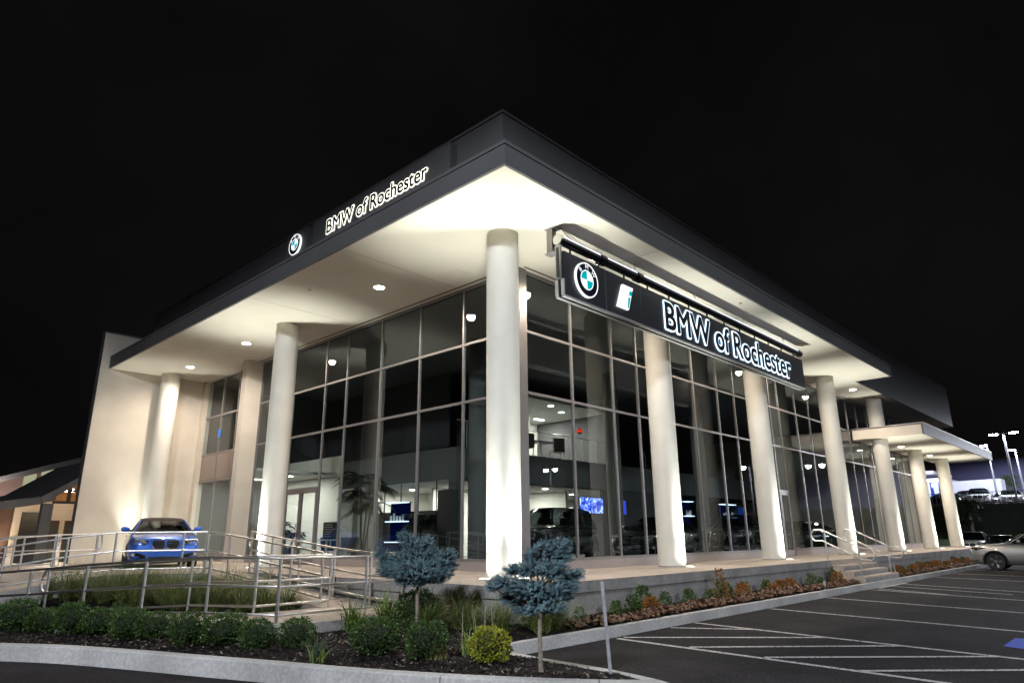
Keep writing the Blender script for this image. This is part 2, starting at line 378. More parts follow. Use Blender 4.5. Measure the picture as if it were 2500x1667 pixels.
# columns
def column(x, y, r=.355, ztop=HS-.002):
    c = MB().cyl((x, y), r, .002, ztop, 48).build('column', COLUMN, B, smooth=True)
    MB().cyl((x, y), r+.006, .003, .022, 48).build('base_joint', CONC, c, smooth=True); MB().cyl((x, y), r+.010, ztop-.03, ztop-.004, 48).build('top_trim', COLUMN, c, smooth=True)
    return c
for x in CX[:5]: column(x, 0)
column(0, 9.5); column(0, 18.95)
for x in CX[5:]: column(x, 0, ztop=5.25)
# canopy
MB().box(26.05, 43.0, -2.06, 1.0, 5.26, 5.72).build('canopy', STUCCO, B)
MB().box(26.02, 43.03, -2.13, -2.061, 5.25, 5.75).build('canopy_fascia', FASCIA, B)
MB().box(26.0, 43.05, -2.15, 1.0, 5.752, 5.80).build('canopy_coping', ALU, B)
# soffit slot and vent
MB().box(1.50, 1.56, 1.3, 14.38, HS-.006, HS-.001).build('soffit_slot', BLACK, B)
MB().box(1.7, 36, .86, .91, HS-.006, HS-.001).build('soffit_slot', BLACK, B)
JT = mat('joint_strip', (.46, .42, .36), .9)  # darker tan of the thin strips along the soffit panel joints
for x in (3.2, 9.5, 15.9): MB().box(x-.006, x+.006, -2.09, .85, HS-.004, HS-.001).build('soffit_joint', JT, B)
for y in (3.2, 7.9, 14.0): MB().box(-2.09, 1.49, y-.006, y+.006, HS-.004, HS-.001).build('soffit_joint', JT, B)
for (x, y) in ((-1.2, 6.2), (8.2, -1.75)): MB().cyl((x, y), .05, HS-.03, HS-.001, 14).build('detector', SOFFIT, B)
MB().box(.60, 1.12, 2.2, 2.72, HS-.008, HS-.001).build('soffit_hatch', SOFFIT, B)

# glazing -------------------------------------------------------------
def pane(axis, a, b, z0, z1, name='glass_pane', m=GLASS):
    jx = random.uniform(-.002, .002)
    if axis == 'x': return MB().face([(GL, b, z0), (GL, a, z0), (GL+jx, a, z1), (GL+jx, b, z1)]).build(name, m, B)
    return MB().face([(a, GR, z0), (b, GR, z0), (b, GR+jx, z1), (a, GR+jx, z1)]).build(name, m, B)
def vbar(axis, t, z0, z1, w=.056, name='mullion'):
    if axis == 'x': return MB().box(GL-.022, GL+.05, t-w/2, t+w/2, z0, z1).build(name, ALU, B)
    return MB().box(t-w/2, t+w/2, GR-.022, GR+.05, z0, z1).build(name, ALU, B)
def hbar(axis, a, b, z, w=.064, name='transom'):
    if axis == 'x': return MB().box(GL-.019, GL+.047, a, b, z-w/2, z+w/2).build(name, ALU, B)
    return MB().box(a, b, GR-.019, GR+.047, z-w/2, z+w/2).build(name, ALU, B)
ZT = [.24, 4.14, 5.69, HS-.04]
Lm = [1.25, 3.10, 4.93, 6.78, 8.60, 9.86, 11.94, 13.17, 14.38]
for a, b in zip(Lm[:-1], Lm[1:]):
    door = abs(a-9.86) < .01
    for k in range(3):
        z0 = ZT[k] if not (door and k == 0) else 2.38
        pane('x', a, b, z0, ZT[k+1])
for t in Lm[1:]:
    vbar('x', t, .21, HS-.003)
for z in ZT[1:3]: hbar('x', 1.2, 14.397, z)
hbar('x', 1.2, 14.397, HS-.04, .07)
hbar('x', 1.2, 9.86, .24, .07); hbar('x', 11.94, 14.397, .24, .07)
Lp = [1.2, 3.1, 4.93, 6.78, 8.6, 9.83]
for a, b in zip(Lp[:-1], Lp[1:]): MB().box(GL-.055, GL+.08, a+.003, b-.003, .003, .205).build('plinth_panel', PLINTH, B)
MB().box(GL-.055, GL+.08, 11.97, 14.39, .003, .205).build('plinth_panel', PLINTH, B)
# left bay
L2 = [14.75, 16.25, 17.68, 19.16]
for a, b in zip(L2[:-1], L2[1:]):
    pane('x', a, b, .24, 3.05); pane('x', a, b, 4.14, 5.69); pane('x', a, b, 5.69, HS-.04)
    MB().box(GL-.01, GL+.02, a+.03, b-.03, 3.09, 4.10).build('spandrel_panel', mat('spandrel', (.22, .165, .145), .25, coat=.6), B)
for t in L2[1:-1]: vbar('x', t, .21, HS-.003, .055)
for z in (3.05, 4.14, 5.69, .24): hbar('x', 14.75, 19.155, z, .07)
MB().box(GL-.055, GL+.08, 14.76, 19.15, .003, .205).build('plinth_panel', PLINTH, B)
# right facade
Rm = [1.90, 3.70, 5.55, 6.82, 8.50, 10.20, 11.90, 13.20, 14.75, 16.32, 17.20, 19.0, 20.5, 22.1, 23.9, 25.7, 27.2, 28.9, 30.4, 31.9, 33.3, 34.65, 36.1]
for a, b in zip(Rm[:-1], Rm[1:]):
    door = abs(a-16.32) < .01
    for k in range(3):
        z0 = ZT[k] if not (door and k == 0) else 2.43
        pane('y', a, b, z0, ZT[k+1])
for t in Rm: vbar('y', t, .21, HS-.003)
for z in ZT[1:3]: hbar('y', 1.75, 36.145, z)
hbar('y', 1.75, 36.145, HS-.04, .07)
hbar('y', 1.75, 16.32, .24, .07); hbar('y', 17.2, 36.145, .24, .07)
Rp = [1.93, 5.6, 8.9, 12.7, 16.28]
for a, b in zip(Rp[:-1], Rp[1:]): MB().box(a+.003, b-.003, GR-.055, GR+.08, .003, .205).build('plinth_panel', PLINTH, B)
Rp = [17.24, 21, 25, 29, 33, 36.14]
for a, b in zip(Rp[:-1], Rp[1:]): MB().box(a+.003, b-.003, GR-.055, GR+.08, .003, .205).build('plinth_panel', PLINTH, B)
# corner post
MB().box(GL-.10, GL+.17, GR-.075, GR+.2, .003, HS-.003).build('corner_post', ALU, B)
# doors
def door(axis, a, b, z1, hinge_mid):
    d = empty('door'); d.parent = B
    n = 2 if hinge_mid else 1
    for k in range(n):
        t0 = a+(b-a)*k/n+.035; t1 = a+(b-a)*(k+1)/n-.035 if k == n-1 else a+(b-a)*(k+1)/n-.004
        if k: t0 -= .031
        def bx(u0, u1, z0, z1_, off=.03):
            return (GL-off, GL+off, u0, u1, z0, z1_) if axis == 'x' else (u0, u1, GR-off, GR+off, z0, z1_)
        leaf = MB()
        leaf.box(*bx(t0, t0+.09, .02, z1-.05)); leaf.box(*bx(t1-.09, t1, .02, z1-.05)); leaf.box(*bx(t0+.09, t1-.09, z1-.15, z1-.05, .028)); leaf.box(*bx(t0+.09, t1-.09, .02, .22, .028))
        lf = leaf.build('door_leaf', ALU, B)
        pg = MB()
        if axis == 'x': pg.face([(GL, t1-.09, .22), (GL, t0+.09, .22), (GL, t0+.09, z1-.15), (GL, t1-.09, z1-.15)])
        else: pg.face([(t0+.09, GR, .22), (t1-.09, GR, .22), (t1-.09, GR, z1-.15), (t0+.09, GR, z1-.15)])
        pg.build('glass_pane', GLASS, lf)
        hx = (t1-.05) if k == 0 and hinge_mid else t0+.05
        if axis == 'x': MB().tube([(GL-.03, hx, .85), (GL-.09, hx, .85), (GL-.09, hx, 1.25), (GL-.03, hx, 1.25)], .014).build('handle', CHROME, lf)
        else: MB().tube([(hx, GR-.03, .85), (hx, GR-.09, .85), (hx, GR-.09, 1.3), (hx, GR-.03, 1.3)], .014).build('handle', CHROME, lf)
    bpy.data.objects.remove(d)
door('x', 9.86, 11.94, 2.35, True); hbar('x', 9.86, 11.94, 2.35, .08, 'door_head')
door('y', 16.32, 17.2, 2.40, False); hbar('y', 16.32, 17.2, 2.40, .08, 'door_head')
MB().face([(GL-.012, 17.82, 4.75), (GL-.012, 17.55, 4.75), (GL-.012, 17.55, 5.08), (GL-.012, 17.82, 5.08)]).build('blue_notice', mat('blue_notice', (.01, .17, .62), .5), B)

# interior ------------------------------------------------------------
MB().box(GL+.1, 36.1, GR+.1, 19.45, .004, .012).build('showroom_floor', TILE, B)
MB().box(GL+.1, 36.1, GR+.1, 19.45, HS-.09, HS-.02).build('showroom_ceiling', GREYIN, B)
MB().box(6.44, 33, 8.6, 19.4, 2.82, 3.95).build('mezzanine', GREYIN, B)
MB().box(GL+.2, 36, 19.38, 19.46, .02, HS-.1).build('back_wall', GREYIN, B)
# lit offices below the mezzanine
MB().box(11.0, 22, 14.9, 15.05, .02, 2.815).build('office_wall', WHITEIN, B)
MB().box(6.5, 22, 8.9, 19.3, 2.78, 2.815).build('office_ceiling', WHITEIN, B)
MB().box(11.0, 11.15, 10.6, 19.3, .02, 2.775).build('office_wall', WHITEIN, B)
MB().box(14.6, 14.75, 10.2, 14.9, .02, 2.775).build('office_wall', WHITEIN, B)
MB().box(8.2, 11.0, 15.6, 15.7, .02, 2.775).build('office_wall', WHITEIN, B)
MB().box(8.6, 11.0, 12.4, 12.5, .02, 2.775).build('office_wall', WHITEIN, B)
MB().box(6.44, 6.75, 8.6, 9.0, .02, 2.815).build('interior_column', GREYIN, B)
MB().box(6.46, 6.6, 14.6, 15.0, .02, 2.815).build('interior_column', GREYIN, B)
MB().box(6.46, 6.6, 17.6, 18.0, .02, 2.815).build('interior_column', GREYIN, B)
for k in range(9): MB().box(6.47, 6.51, 9.7+1.05*k, 9.73+1.05*k, .02, 2.8).build('partition_post', BLACK, B)
MB().box(6.15, 6.42, 8.45, 9.25, .02, 2.42).build('tall_cabinet', BLACK, B)
MB().box(6.55, 6.7, 9.3, 13.6, .02, 1.75).build('low_partition', BLACK, B)
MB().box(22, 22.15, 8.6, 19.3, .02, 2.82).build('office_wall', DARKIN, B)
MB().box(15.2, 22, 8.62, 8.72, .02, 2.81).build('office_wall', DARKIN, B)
# room behind the left bay
MB().box(5.2, 5.3, 14.2, 19.3, .02, 4.0).build('office_wall', WHITEIN, B)
MB().box(GL+.12, 5.2, 14.3, 19.3, 3.2, 3.3).build('office_ceiling', WHITEIN, B)
# upper floor: lit lounge seen near the corner, dark elsewhere
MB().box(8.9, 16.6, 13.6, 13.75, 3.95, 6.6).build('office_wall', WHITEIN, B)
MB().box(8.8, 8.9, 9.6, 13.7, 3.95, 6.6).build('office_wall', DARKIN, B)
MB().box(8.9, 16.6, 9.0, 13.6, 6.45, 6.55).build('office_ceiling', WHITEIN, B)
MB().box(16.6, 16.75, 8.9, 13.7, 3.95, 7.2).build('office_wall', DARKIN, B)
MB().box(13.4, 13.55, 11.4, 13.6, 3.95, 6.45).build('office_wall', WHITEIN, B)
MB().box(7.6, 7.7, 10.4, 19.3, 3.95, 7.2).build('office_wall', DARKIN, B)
rl = MB()
rl.tube([(6.5, 8.66, 4.95), (16.5, 8.66, 4.95)], .02)
for x in range(7, 17, 1): rl.tube([(x, 8.66, 3.95), (x, 8.66, 4.95)], .012, 6)
rl.build('mezzanine_railing', STEEL, B)
# interior columns
for (x, y) in ((5.2, 6.2), (12.5, 6.0), (19.5, 6.0), (26, 6.0)): MB().cyl((x, y), .3, .02, HS-.1, 24).build('interior_column', GREYIN, B, smooth=True)

CEIL = emis('ceiling_lamp', (1.0, .97, .88), 14)
def ceiling_light(x, y, z, power, rect=False, label=None, group=None):
    e = empty('ceiling_light', (x, y, z)); tag(e, label, 'ceiling light', group)
    if rect: MB().box(x-.3, x+.3, y-.09, y+.09, z-.02, z-.004).build('diffuser', CEIL, e)
    else: MB().cyl((x, y), .13, z-.02, z-.004, 16).build('diffuser', CEIL, e)
    MB().cyl((x, y), .17 if not rect else .05, z-.012, z-.001, 16).build('trim_ring', WHITEIN, e)
    if power: lamp('AREA', (x, y, z-.04), power*1.6, (1, .95, .84), e, .5)
    return e
lab1 = 'round white ceiling light in the ground floor offices'
AZ = lambda q: -math.atan2(q[1]+9.67, q[0]+9.99)
for k, (x, y, p) in enumerate(sorted(((8.0, 10.2, 45), (9.8, 10.2, 45), (8.6, 13.8, 60), (10.0, 13.4, 0), (9.2, 11.5, 40), (9.0, 17.0, 60), (7.4, 16.3, 40), (13.0, 11.6, 60), (12.6, 9.7, 0), (16.6, 11.4, 60), (19.5, 10.5, 40), (18.2, 13.2, 30)), key=AZ)):
    ceiling_light(x, y, 2.78, p, False, ORD[k]+' round ceiling light from the left in the ground floor offices', 'office ceiling lights')
for k, (x, y, p) in enumerate(sorted(((10.2, 10.2, 50), (12.0, 11.6, 60), (14.6, 10.3, 50), (15.4, 12.4, 60), (11.0, 12.6, 0), (13.0, 9.6, 0)), key=AZ)):
    ceiling_light(x, y, 6.45, p, x in (12.0, 15.4), ORD[k]+' small ceiling light from the left in the upper lounge', 'upper lounge ceiling lights')
for (x, y, p) in ((3.6, 15.6, 35), (3.6, 17.8, 35)): ceiling_light(x, y, 3.2, p, True, ('nearer' if y < 16 else 'farther')+' rectangular ceiling light in the left bay room', 'left bay ceiling lights')

# exit signs
def exit_sign(loc, axis, label):
    e = empty('exit_sign', loc); tag(e, label, 'exit sign'); x, y, z = loc
    rd = emis('exit_red', (1, .03, .01), 1.4)
    if axis == 'x': MB().box(x, x+.05, y-.19, y+.19, z-.12, z+.12).build('housing', BLACK, e)
    else: MB().box(x-.19, x+.19, y, y+.05, z-.12, z+.12).build('housing', BLACK, e)
    t = bpy.data.curves.new('t', 'FONT'); t.body = 'EXIT'; t.size = .2; t.align_x = 'CENTER'; t.align_y = 'CENTER'; t.extrude = .003
    to = bpy.data.objects.new('t', t); col.objects.link(to); dg = bpy.context.evaluated_depsgraph_get(); dg.update()
    me = bpy.data.meshes.new_from_object(to.evaluated_get(dg)); bpy.data.objects.remove(to)
    me.materials.clear(); me.materials.append(rd)
    o = bpy.data.objects.new('lettering', me); col.objects.link(o); o.parent = e
    o.rotation_euler = (R(90), 0, R(-90) if axis == 'x' else 0); o.location = (-.005, 0, 0) if axis == 'x' else (0, -.005, 0)
exit_sign((8.6, 9.53, 2.6), 'x', 'red EXIT sign in the ground floor office left of the corner column')
exit_sign((15.57, 10.0, 5.62), 'y', 'red EXIT sign in the upper lounge')

# screens and shelves
BLUES = emis('blue_screen', (.05, .10, .9), .55); WHS = emis('shelf_strip', (.6, .8, 1), 1.6); BLUD = emis('dim_blue_panel', (.006, .03, .25), .05)
def screen(x0, x1, y, z0, z1, label, m):
    e = empty('wall_screen', ((x0+x1)/2, y, z0)); tag(e, label, 'screen')
    MB().box(x0-.03, x1+.03, y, y+.05, z0-.03, z1+.03).build('bezel', BLACK, e)
    MB().box(x0, x1, y-.006, y-.001, z0, z1).build('display', m, e)
def screen_mat():
    m = bpy.data.materials.new('screen_picture'); m.use_nodes = True; n = m.node_tree; n.nodes.remove(n.nodes['Principled BSDF'])
    t = n.nodes.new('ShaderNodeTexCoord'); z = n.nodes.new('ShaderNodeTexNoise'); z.inputs['Scale'].default_value = 5; z.inputs['Detail'].default_value = 6; z.inputs['Distortion'].default_value = 1.5
    r = n.nodes.new('ShaderNodeValToRGB'); r.color_ramp.elements[0].position = .40; r.color_ramp.elements[0].color = (.01, .02, .25, 1); r.color_ramp.elements[1].position = .62; r.color_ramp.elements[1].color = (.6, .75, 1, 1)
    k = r.color_ramp.elements.new(.5); k.color = (.06, .14, .95, 1)
    e = n.nodes.new('ShaderNodeEmission'); e.inputs[1].default_value = 1.0
    n.links.new(t.outputs['Object'], z.inputs['Vector']); n.links.new(z.outputs['Fac'], r.inputs['Fac']); n.links.new(r.outputs['Color'], e.inputs[0]); n.links.new(e.outputs[0], n.nodes['Material Output'].inputs[0]); return m
SCR = screen_mat()
screen(13.45, 15.1, 8.5, 1.75, 2.40, 'bright blue picture screen hanging inside the corner showroom', SCR)
screen(16.35, 16.9, 8.5, 1.75, 2.35, 'small plain blue screen right of the picture screen', BLUES)
def shelf(loc, axis, label, w=1.0):
    e = empty('display_shelf', loc); tag(e, label, 'shelf'); x, y, z = loc
    fr = MB(); st = MB()
    for dz in (0, .75, 1.45):
        if axis == 'x': st.box(x, x+.3, y-w/2, y+w/2, z+dz, z+dz+.03)
        else: st.box(x-w/2, x+w/2, y, y+.3, z+dz, z+dz+.03)
    st.build('lit_shelf', WHS, e)
    if axis == 'x': fr.box(x+.3, x+.34, y-w/2-.05, y+w/2+.05, z-.05, z+1.5)
    else: fr.box(x-w/2-.05, x+w/2+.05, y+.3, y+.34, z-.05, z+1.5)
    fr.build('back_panel', BLUD, e)
    for k in range(5):
        a = -w*.35+k*w*.17; h = random.uniform(.12, .3)
        MB().cyl((x+.15, y+a) if axis == 'x' else (x+a, y+.15), .04, z+.78, z+.78+h, 10).build('item', WHITEIN, e)
shelf((6.12, 11.75, .62), 'x', 'glowing blue display shelf seen left of the first spruce', 1.1)
shelf((26.2, 7.9, .95), 'y', 'glowing blue display shelf between the second and third columns', 1.5)
shelf((21.3, 7.6, .95), 'y', 'glowing blue display shelf right of the second column', .6)
lb = empty('light_column', (27.6, 7.9, 0)); tag(lb, 'tall blue lit panel inside beside the display shelf', 'display panel')
MB().box(27.3, 28.0, 7.9, 8.0, .05, 2.3).build('panel', emis('blue_glow', (.02, .08, .5), .18), lb); MB().box(27.25, 28.05, 8.001, 8.06, .03, 2.35).build('frame', BLACK, lb)

def lounge_chair(x, y, rz, label):
    e = empty('lounge_chair', (x, y, 3.955), rz); tag(e, label, 'chair', 'upper lounge chairs')
    MB().box(-.28, .28, -.28, .28, .40, .47).build('seat', BLACK, e, local=True); MB().box(-.28, .28, .24, .30, .47, 1.0).build('backrest', BLACK, e, local=True)
    for a in (-.25, .25):
        for b in (-.25, .25): MB().box(a-.02, a+.02, b-.02, b+.02, 0, .40).build('leg', STEEL, e, local=True)
lounge_chair(11.0, 9.4, R(180), 'left black chair behind the mezzanine railing'); lounge_chair(13.2, 9.5, R(150), 'right black chair behind the mezzanine railing')
lt = empty('lounge_table', (12.1, 9.5, 3.955)); tag(lt, 'dark table between the two chairs behind the mezzanine railing', 'table')
MB().box(11.5, 12.7, 9.2, 9.8, 4.68, 4.73).build('table_top', BLACK, lt); MB().cyl((12.1, 9.5), .05, 3.96, 4.68, 12).build('stem', STEEL, lt); MB().cyl((12.1, 9.5), .28, 3.955, 3.98, 16).build('base', STEEL, lt)
pst = empty('wall_poster', (9.6, 10.0, 4.4)); tag(pst, 'dark poster panel at the left of the upper lounge', 'poster')
MB().box(9.15, 10.1, 10.0, 10.05, 4.4, 5.75).build('panel', BLACK, pst); MB().tube([(9.62, 9.99, 5.2), (9.62, 9.975, 5.2)], .2, 20).build('emblem', GREYIN, pst)
# indoor palms and plants
PALM = leafmat('palm_leaf', (.022, .035, .018), (.010, .016, .009), .5)
def palm(loc, h, label, nf=18, fl=1.1):
    e = empty('potted_palm', loc); tag(e, label, 'palm'); x, y, z = loc
    MB().cyl((x, y), .22, z, z+.45, 20, .28).build('pot', GREYIN, e, smooth=True)
    tr = MB(); cr_ = MB()
    for s in range(4):
        hh = h*random.uniform(.55, 1.0); ox, oy = random.uniform(-.12, .12), random.uniform(-.12, .12)
        tx, ty = x+ox*3.0, y+oy*3.0
        tr.tube([(x+ox*.6, y+oy*.6, z+.4), (x+ox*1.8, y+oy*1.8, z+hh*.6), (tx, ty, z+hh)], [.03, .025, .02], 6)
        for k in range(nf):
            a = random.uniform(0, 6.28); L = fl*random.uniform(.6, 1.0); rise = random.uniform(.15, .7)
            prev = None
            for q in range(19):
                t = q/18; d = L*t*(.75); zz = z+hh-.1+L*(rise*t*1.4-(rise*.9+.35)*t*t)
                p = Vector((tx+math.cos(a)*d, ty+math.sin(a)*d, zz))
                if prev is not None and q > 1:
                    dr = (p-prev).normalized(); sd = dr.cross(Vector((0, 0, 1))).normalized()
                    ll = .30*math.sin(math.pi*min(1, t*.9+.1))+.05
                    for sg in (1, -1):
                        tip = p+sd*sg*ll*.8+dr*ll*.7+Vector((0, 0, -.25*ll)); wv = dr*.022
                        cr_.face([p-wv, p+wv, tip])
                prev = p
    tr.build('stem', PALM, e); cr_.build('fronds', PALM, e)
palm((3.2, 9.5, .02), 2.85, 'tall potted palm behind the glass left of the corner column', 18, 1.3)
palm((6.0, 10.3, .02), 1.7, 'smaller potted palm further inside near the display shelf', 9, .8)
palm((3.0, 13.9, .02), 1.5, 'short potted palm behind the glass doors', 9, .7)
def small_plant(loc, label):
    e = empty('potted_plant', loc); tag(e, label, 'plant'); x, y, z = loc
    MB().box(x-.35, x+.35, y-.35, y+.35, z, z+.95).build('planter', mat('olive_cabinet', (.16, .13, .06), .6), e)
    c = MB()
    for k in range(260):
        a = random.uniform(0, 6.28); r = random.uniform(0, .34); zz = z+.95+random.uniform(0, .45)*(1.2-r*1.8)
        p = Vector((x+r*math.cos(a), y+r*math.sin(a), zz)); d = Vector((random.uniform(-1, 1), random.uniform(-1, 1), random.uniform(-.2, 1))).normalized()*.09; s_ = d.cross(Vector((.3, .8, .2))).normalized()*.025
        c.face([p, p+d*.5+s_, p+d, p+d*.5-s_])
    c.tube([(x, y, z+1.2), (x+.01, y, z+1.85)], [.02, .004], 6)
    for k in range(40):
        zz = z+1.35+k*.012; a = k*2.4; c.face([(x, y, zz), (x+.11*math.cos(a), y+.11*math.sin(a), zz-.03), (x, y, zz+.02)])
    c.build('foliage', leafmat('bay_plant', (.10, .12, .05), (.05, .06, .02)), e)
small_plant((2.7, 16.4, .02), 'leafy potted plant on an olive cabinet in the left bay window')

# furniture by the doors
def round_table(loc, label):
    e = empty('cafe_table', loc); tag(e, label, 'table'); x, y, z = loc
    MB().cyl((x, y), .42, z+.70, z+.74, 28).build('table_top', WHITEIN, e); MB().cyl((x, y), .04, z+.03, z+.70, 12).build('stem', STEEL, e); MB().cyl((x, y), .25, z, z+.03, 20).build('base', STEEL, e)
def tub_chair(loc, rz, label, m):
    e = empty('tub_chair', loc, rz); tag(e, label, 'chair', 'chairs behind the left glass')
    rings = []
    for zz, rr in ((.38, .30), (.60, .34), (.80, .36)):
        rings.append([(rr*math.cos(a), rr*math.sin(a), zz) for a in [R(-10)+R(200)*k/12 for k in range(13)]]+[((rr-.04)*math.cos(a), (rr-.04)*math.sin(a), zz) for a in [R(190)-R(200)*k/12 for k in range(13)]])
    MB().loft(rings).build('backrest', m, e, smooth=True, local=True); MB().cyl((0, 0), .30, .36, .46, 20).build('seat', m, e, local=True)
    for k in range(4):
        a = R(45+90*k); MB().tube([(.2*math.cos(a), .2*math.sin(a), .36), (.27*math.cos(a), .27*math.sin(a), 0)], .013, 6).build('leg', CHROME, e, local=True)
GREYC = mat('grey_chair', (.10, .10, .11), .5); BLUEC = mat('blue_chair', (.02, .04, .12), .5)
round_table((3.0, 11.3, .02), 'small round table just behind the left glass beside the doors')
tub_chair((3.3, 10.4, .02), R(200), 'grey tub chair right of the small round table', GREYC)
tub_chair((3.6, 12.0, .02), R(30), 'dark blue tub chair left of the small round table', BLUEC)
dsk = empty('notice_board', (3.6, 12.0, .02)); tag(dsk, 'black notice board on a stand behind the glass doors', 'board')
MB().box(3.58, 3.62, 11.6, 12.5, .75, 1.35).build('panel', BLACK, dsk)
for k in range(6): MB().box(3.572, 3.579, 12.4-random.uniform(.3, .7), 12.4, 1.25-k*.08, 1.268-k*.08).build('text_line', WHITEIN, dsk)
MB().tube([(3.6, 12.0, .02), (3.6, 12.0, .75)], .02).build('stand', STEEL, dsk)

# ================================================================== COLUMN UPLIGHTS AND SOFFIT DOWNLIGHTS
LENS = emis('uplight_lens', (1, 1, .9), 6); DLENS = emis('downlight_lens', (1, .93, .82), 22)
def uplight(x, y, label, tilt=(0, 0), p=UPW, spill=.065):
    e = empty('ground_uplight', (x, y, .003)); tag(e, label, 'uplight')
    MB().cyl((x, y), .13, .003, .016, 24).build('ring', STEEL, e, smooth=True)
    MB().cyl((x, y), .10, .016, .020, 24).build('lens', LENS, e)
    lamp('SPOT', (x, y, .045), p*spill, (.95, 1.0, .91), e, .09, (R(180), 0, 0), 165, .6, name='spill')
    lamp('SPOT', (x, y, .04), p, (.95, 1.0, .91), e, .07, (R(180)+tilt[0], tilt[1], 0), 58, 1.0)
ordn = ['corner column', 'second column', 'third column', 'fourth column', 'first canopy column', 'second canopy column', 'last canopy column']
for k, x in enumerate(CX): uplight(x, -.52, 'in-ground light at the street side foot of the ' + ordn[k], p=UPW*(1.0 if k == 0 else 1 if k < 4 else .62), spill=.018 if k == 0 else .045)
uplight(-.52, 0, 'in-ground light left of the corner column foot', p=UPW*1.0, spill=.018)
uplight(-.52, 9.5, 'in-ground light at the foot of the tall column by the glass doors')
uplight(-.66, 18.98, 'in-ground light at the foot of the column against the end wall', p=UPW*.38, spill=.02)
def downlight(x, y, z, label):
    e = empty('soffit_downlight', (x, y, z)); tag(e, label, 'downlight')
    MB().cyl((x, y), .17, z-.012, z-.003, 24).build('trim_ring', SOFFIT, e); MB().cyl((x, y), .135, z-.02, z-.013, 24).build('lens', DLENS, e)
    lamp('SPOT', (x, y, z-.05), DNW*4, (1.0, .86, .72), e, .12, (0, 0, 0), 168, .7)
downlight(0, 4.65, HS, 'soffit downlight between the corner column and the doors')
downlight(0, 12.36, HS, 'soffit downlight above the car left of the tall column')
downlight(0, 17.08, HS, 'soffit downlight nearest the end wall')
for k, x in enumerate((3.15, 9.5, 16.3)): downlight(x, -.05, HS, ORD[k]+' soffit downlight from the corner above the right terrace')
downlight(23.55, -.05, HS, 'soffit downlight beside the canopy, high up')
downlight(30.6, .02, 5.26, 'canopy downlight between its first two columns')
downlight(36.7, .02, 5.26, 'canopy downlight between its last two columns')

# ================================================================== SIGNS
def text_mesh(body, size, extrude, offset=0):
    t = bpy.data.curves.new('t', 'FONT'); t.body = body; t.size = size; t.extrude = extrude; t.offset = offset; t.resolution_u = 6; t.space_character = 1.0
    to = bpy.data.objects.new('t', t); col.objects.link(to); dg = bpy.context.evaluated_depsgraph_get(); dg.update()
    me = bpy.data.meshes.new_from_object(to.evaluated_get(dg)); bpy.data.objects.remove(to); return me
def letters(body, width, capz, extrude, tube, place, parent, m, name, depth):
    """text as separate letter meshes; place(u, v, w) -> world; tube > 0 gives the glowing outline of each letter instead of its face"""
    ref = text_mesh(body, 1, 0); xs = [v.co.x for v in ref.vertices]; x0, x1 = min(xs), max(xs)
    cap = text_mesh('B', 1, 0); ch = max(v.co.y for v in cap.vertices)
    sx = width/(x1-x0); sy = capz/ch
    me = text_mesh(body, 1, .5, 0)
    bm = bmesh.new(); bm.from_mesh(me); bmesh.ops.remove_doubles(bm, verts=bm.verts, dist=1e-5)
    seen = set(); bm.verts.ensure_lookup_table()
    for v in bm.verts:
        if v in seen: continue
        st_ = [v]; comp = []; seen.add(v)
        while st_:
            a = st_.pop(); comp.append(a)
            for e in a.link_edges:
                b = e.other_vert(a)
                if b not in seen: seen.add(b); st_.append(b)
        P2 = lambda c: ((c.x-x0)*sx, c.y*sy)
        mb = MB()
        if not tube:
            idx = {a: i for i, a in enumerate(comp)}; fs = {f for a in comp for f in a.link_faces}
            mb.v = [tuple(place(*P2(a.co), depth+a.co.z*extrude)) for a in comp]; mb.f = [tuple(idx[q] for q in f.verts) for f in fs]
            mb.build(name, m, parent, fix=True); continue
        # outline ribbon: side faces of the letter pushed out along their normals
        for f in {f for a in comp for f in a.link_faces}:
            if abs(f.normal.z) > .5: continue
            zs = sorted(f.verts, key=lambda q: q.co.z); lo = zs[:2]
            a, b = P2(lo[0].co), P2(lo[1].co); n = Vector((f.normal.x*sy, f.normal.y*sx)).normalized()*tube
            t = Vector((b[0]-a[0], b[1]-a[1])); L = t.length
            if L < 1e-5: continue
            t = t/L*tube*.5
            q = [(a[0]-t.x+n.x*.0, a[1]-t.y+n.y*.0), (b[0]+t.x+n.x*.0, b[1]+t.y+n.y*.0), (b[0]+t.x+n.x, b[1]+t.y+n.y), (a[0]-t.x+n.x, a[1]-t.y+n.y)]
            mb.hexa([place(u, w_, depth-extrude/2) for u, w_ in q]+[place(u, w_, depth+extrude/2) for u, w_ in q])
        mb.build(name, m, parent, fix=True)
    bm.free()
WHITEL = emis('letter_glow', (.62, .82, 1.0), 1.3); WARML = emis('letter_glow_warm', (1, .97, .80), 1.2)
LBLACK = mat('letter_face', (.008, .008, .012), .35)
LW = emis('roundel_white', (.95, 1, 1), .7); LB = emis('roundel_blue', (.0, .48, .55), .45); LK = mat('roundel_black', (.006, .008, .02), .3)
def disc(place, r, m, name, parent, w0, w1, r0=0, a0=0, a1=360, n=48):
    mb = MB(); k = max(3, int(n*(a1-a0)/360)); ang = [R(a0+(a1-a0)*i/k) for i in range(k+1)]
    for a, b in zip(ang[:-1], ang[1:]):
        q = [(r0*math.cos(a), r0*math.sin(a)), (r*math.cos(a), r*math.sin(a)), (r*math.cos(b), r*math.sin(b)), (r0*math.cos(b), r0*math.sin(b))]
        mb.hexa([place(u, v, w0) for u, v in q]+[place(u, v, w1) for u, v in q])
    return mb.build(name, m, parent)
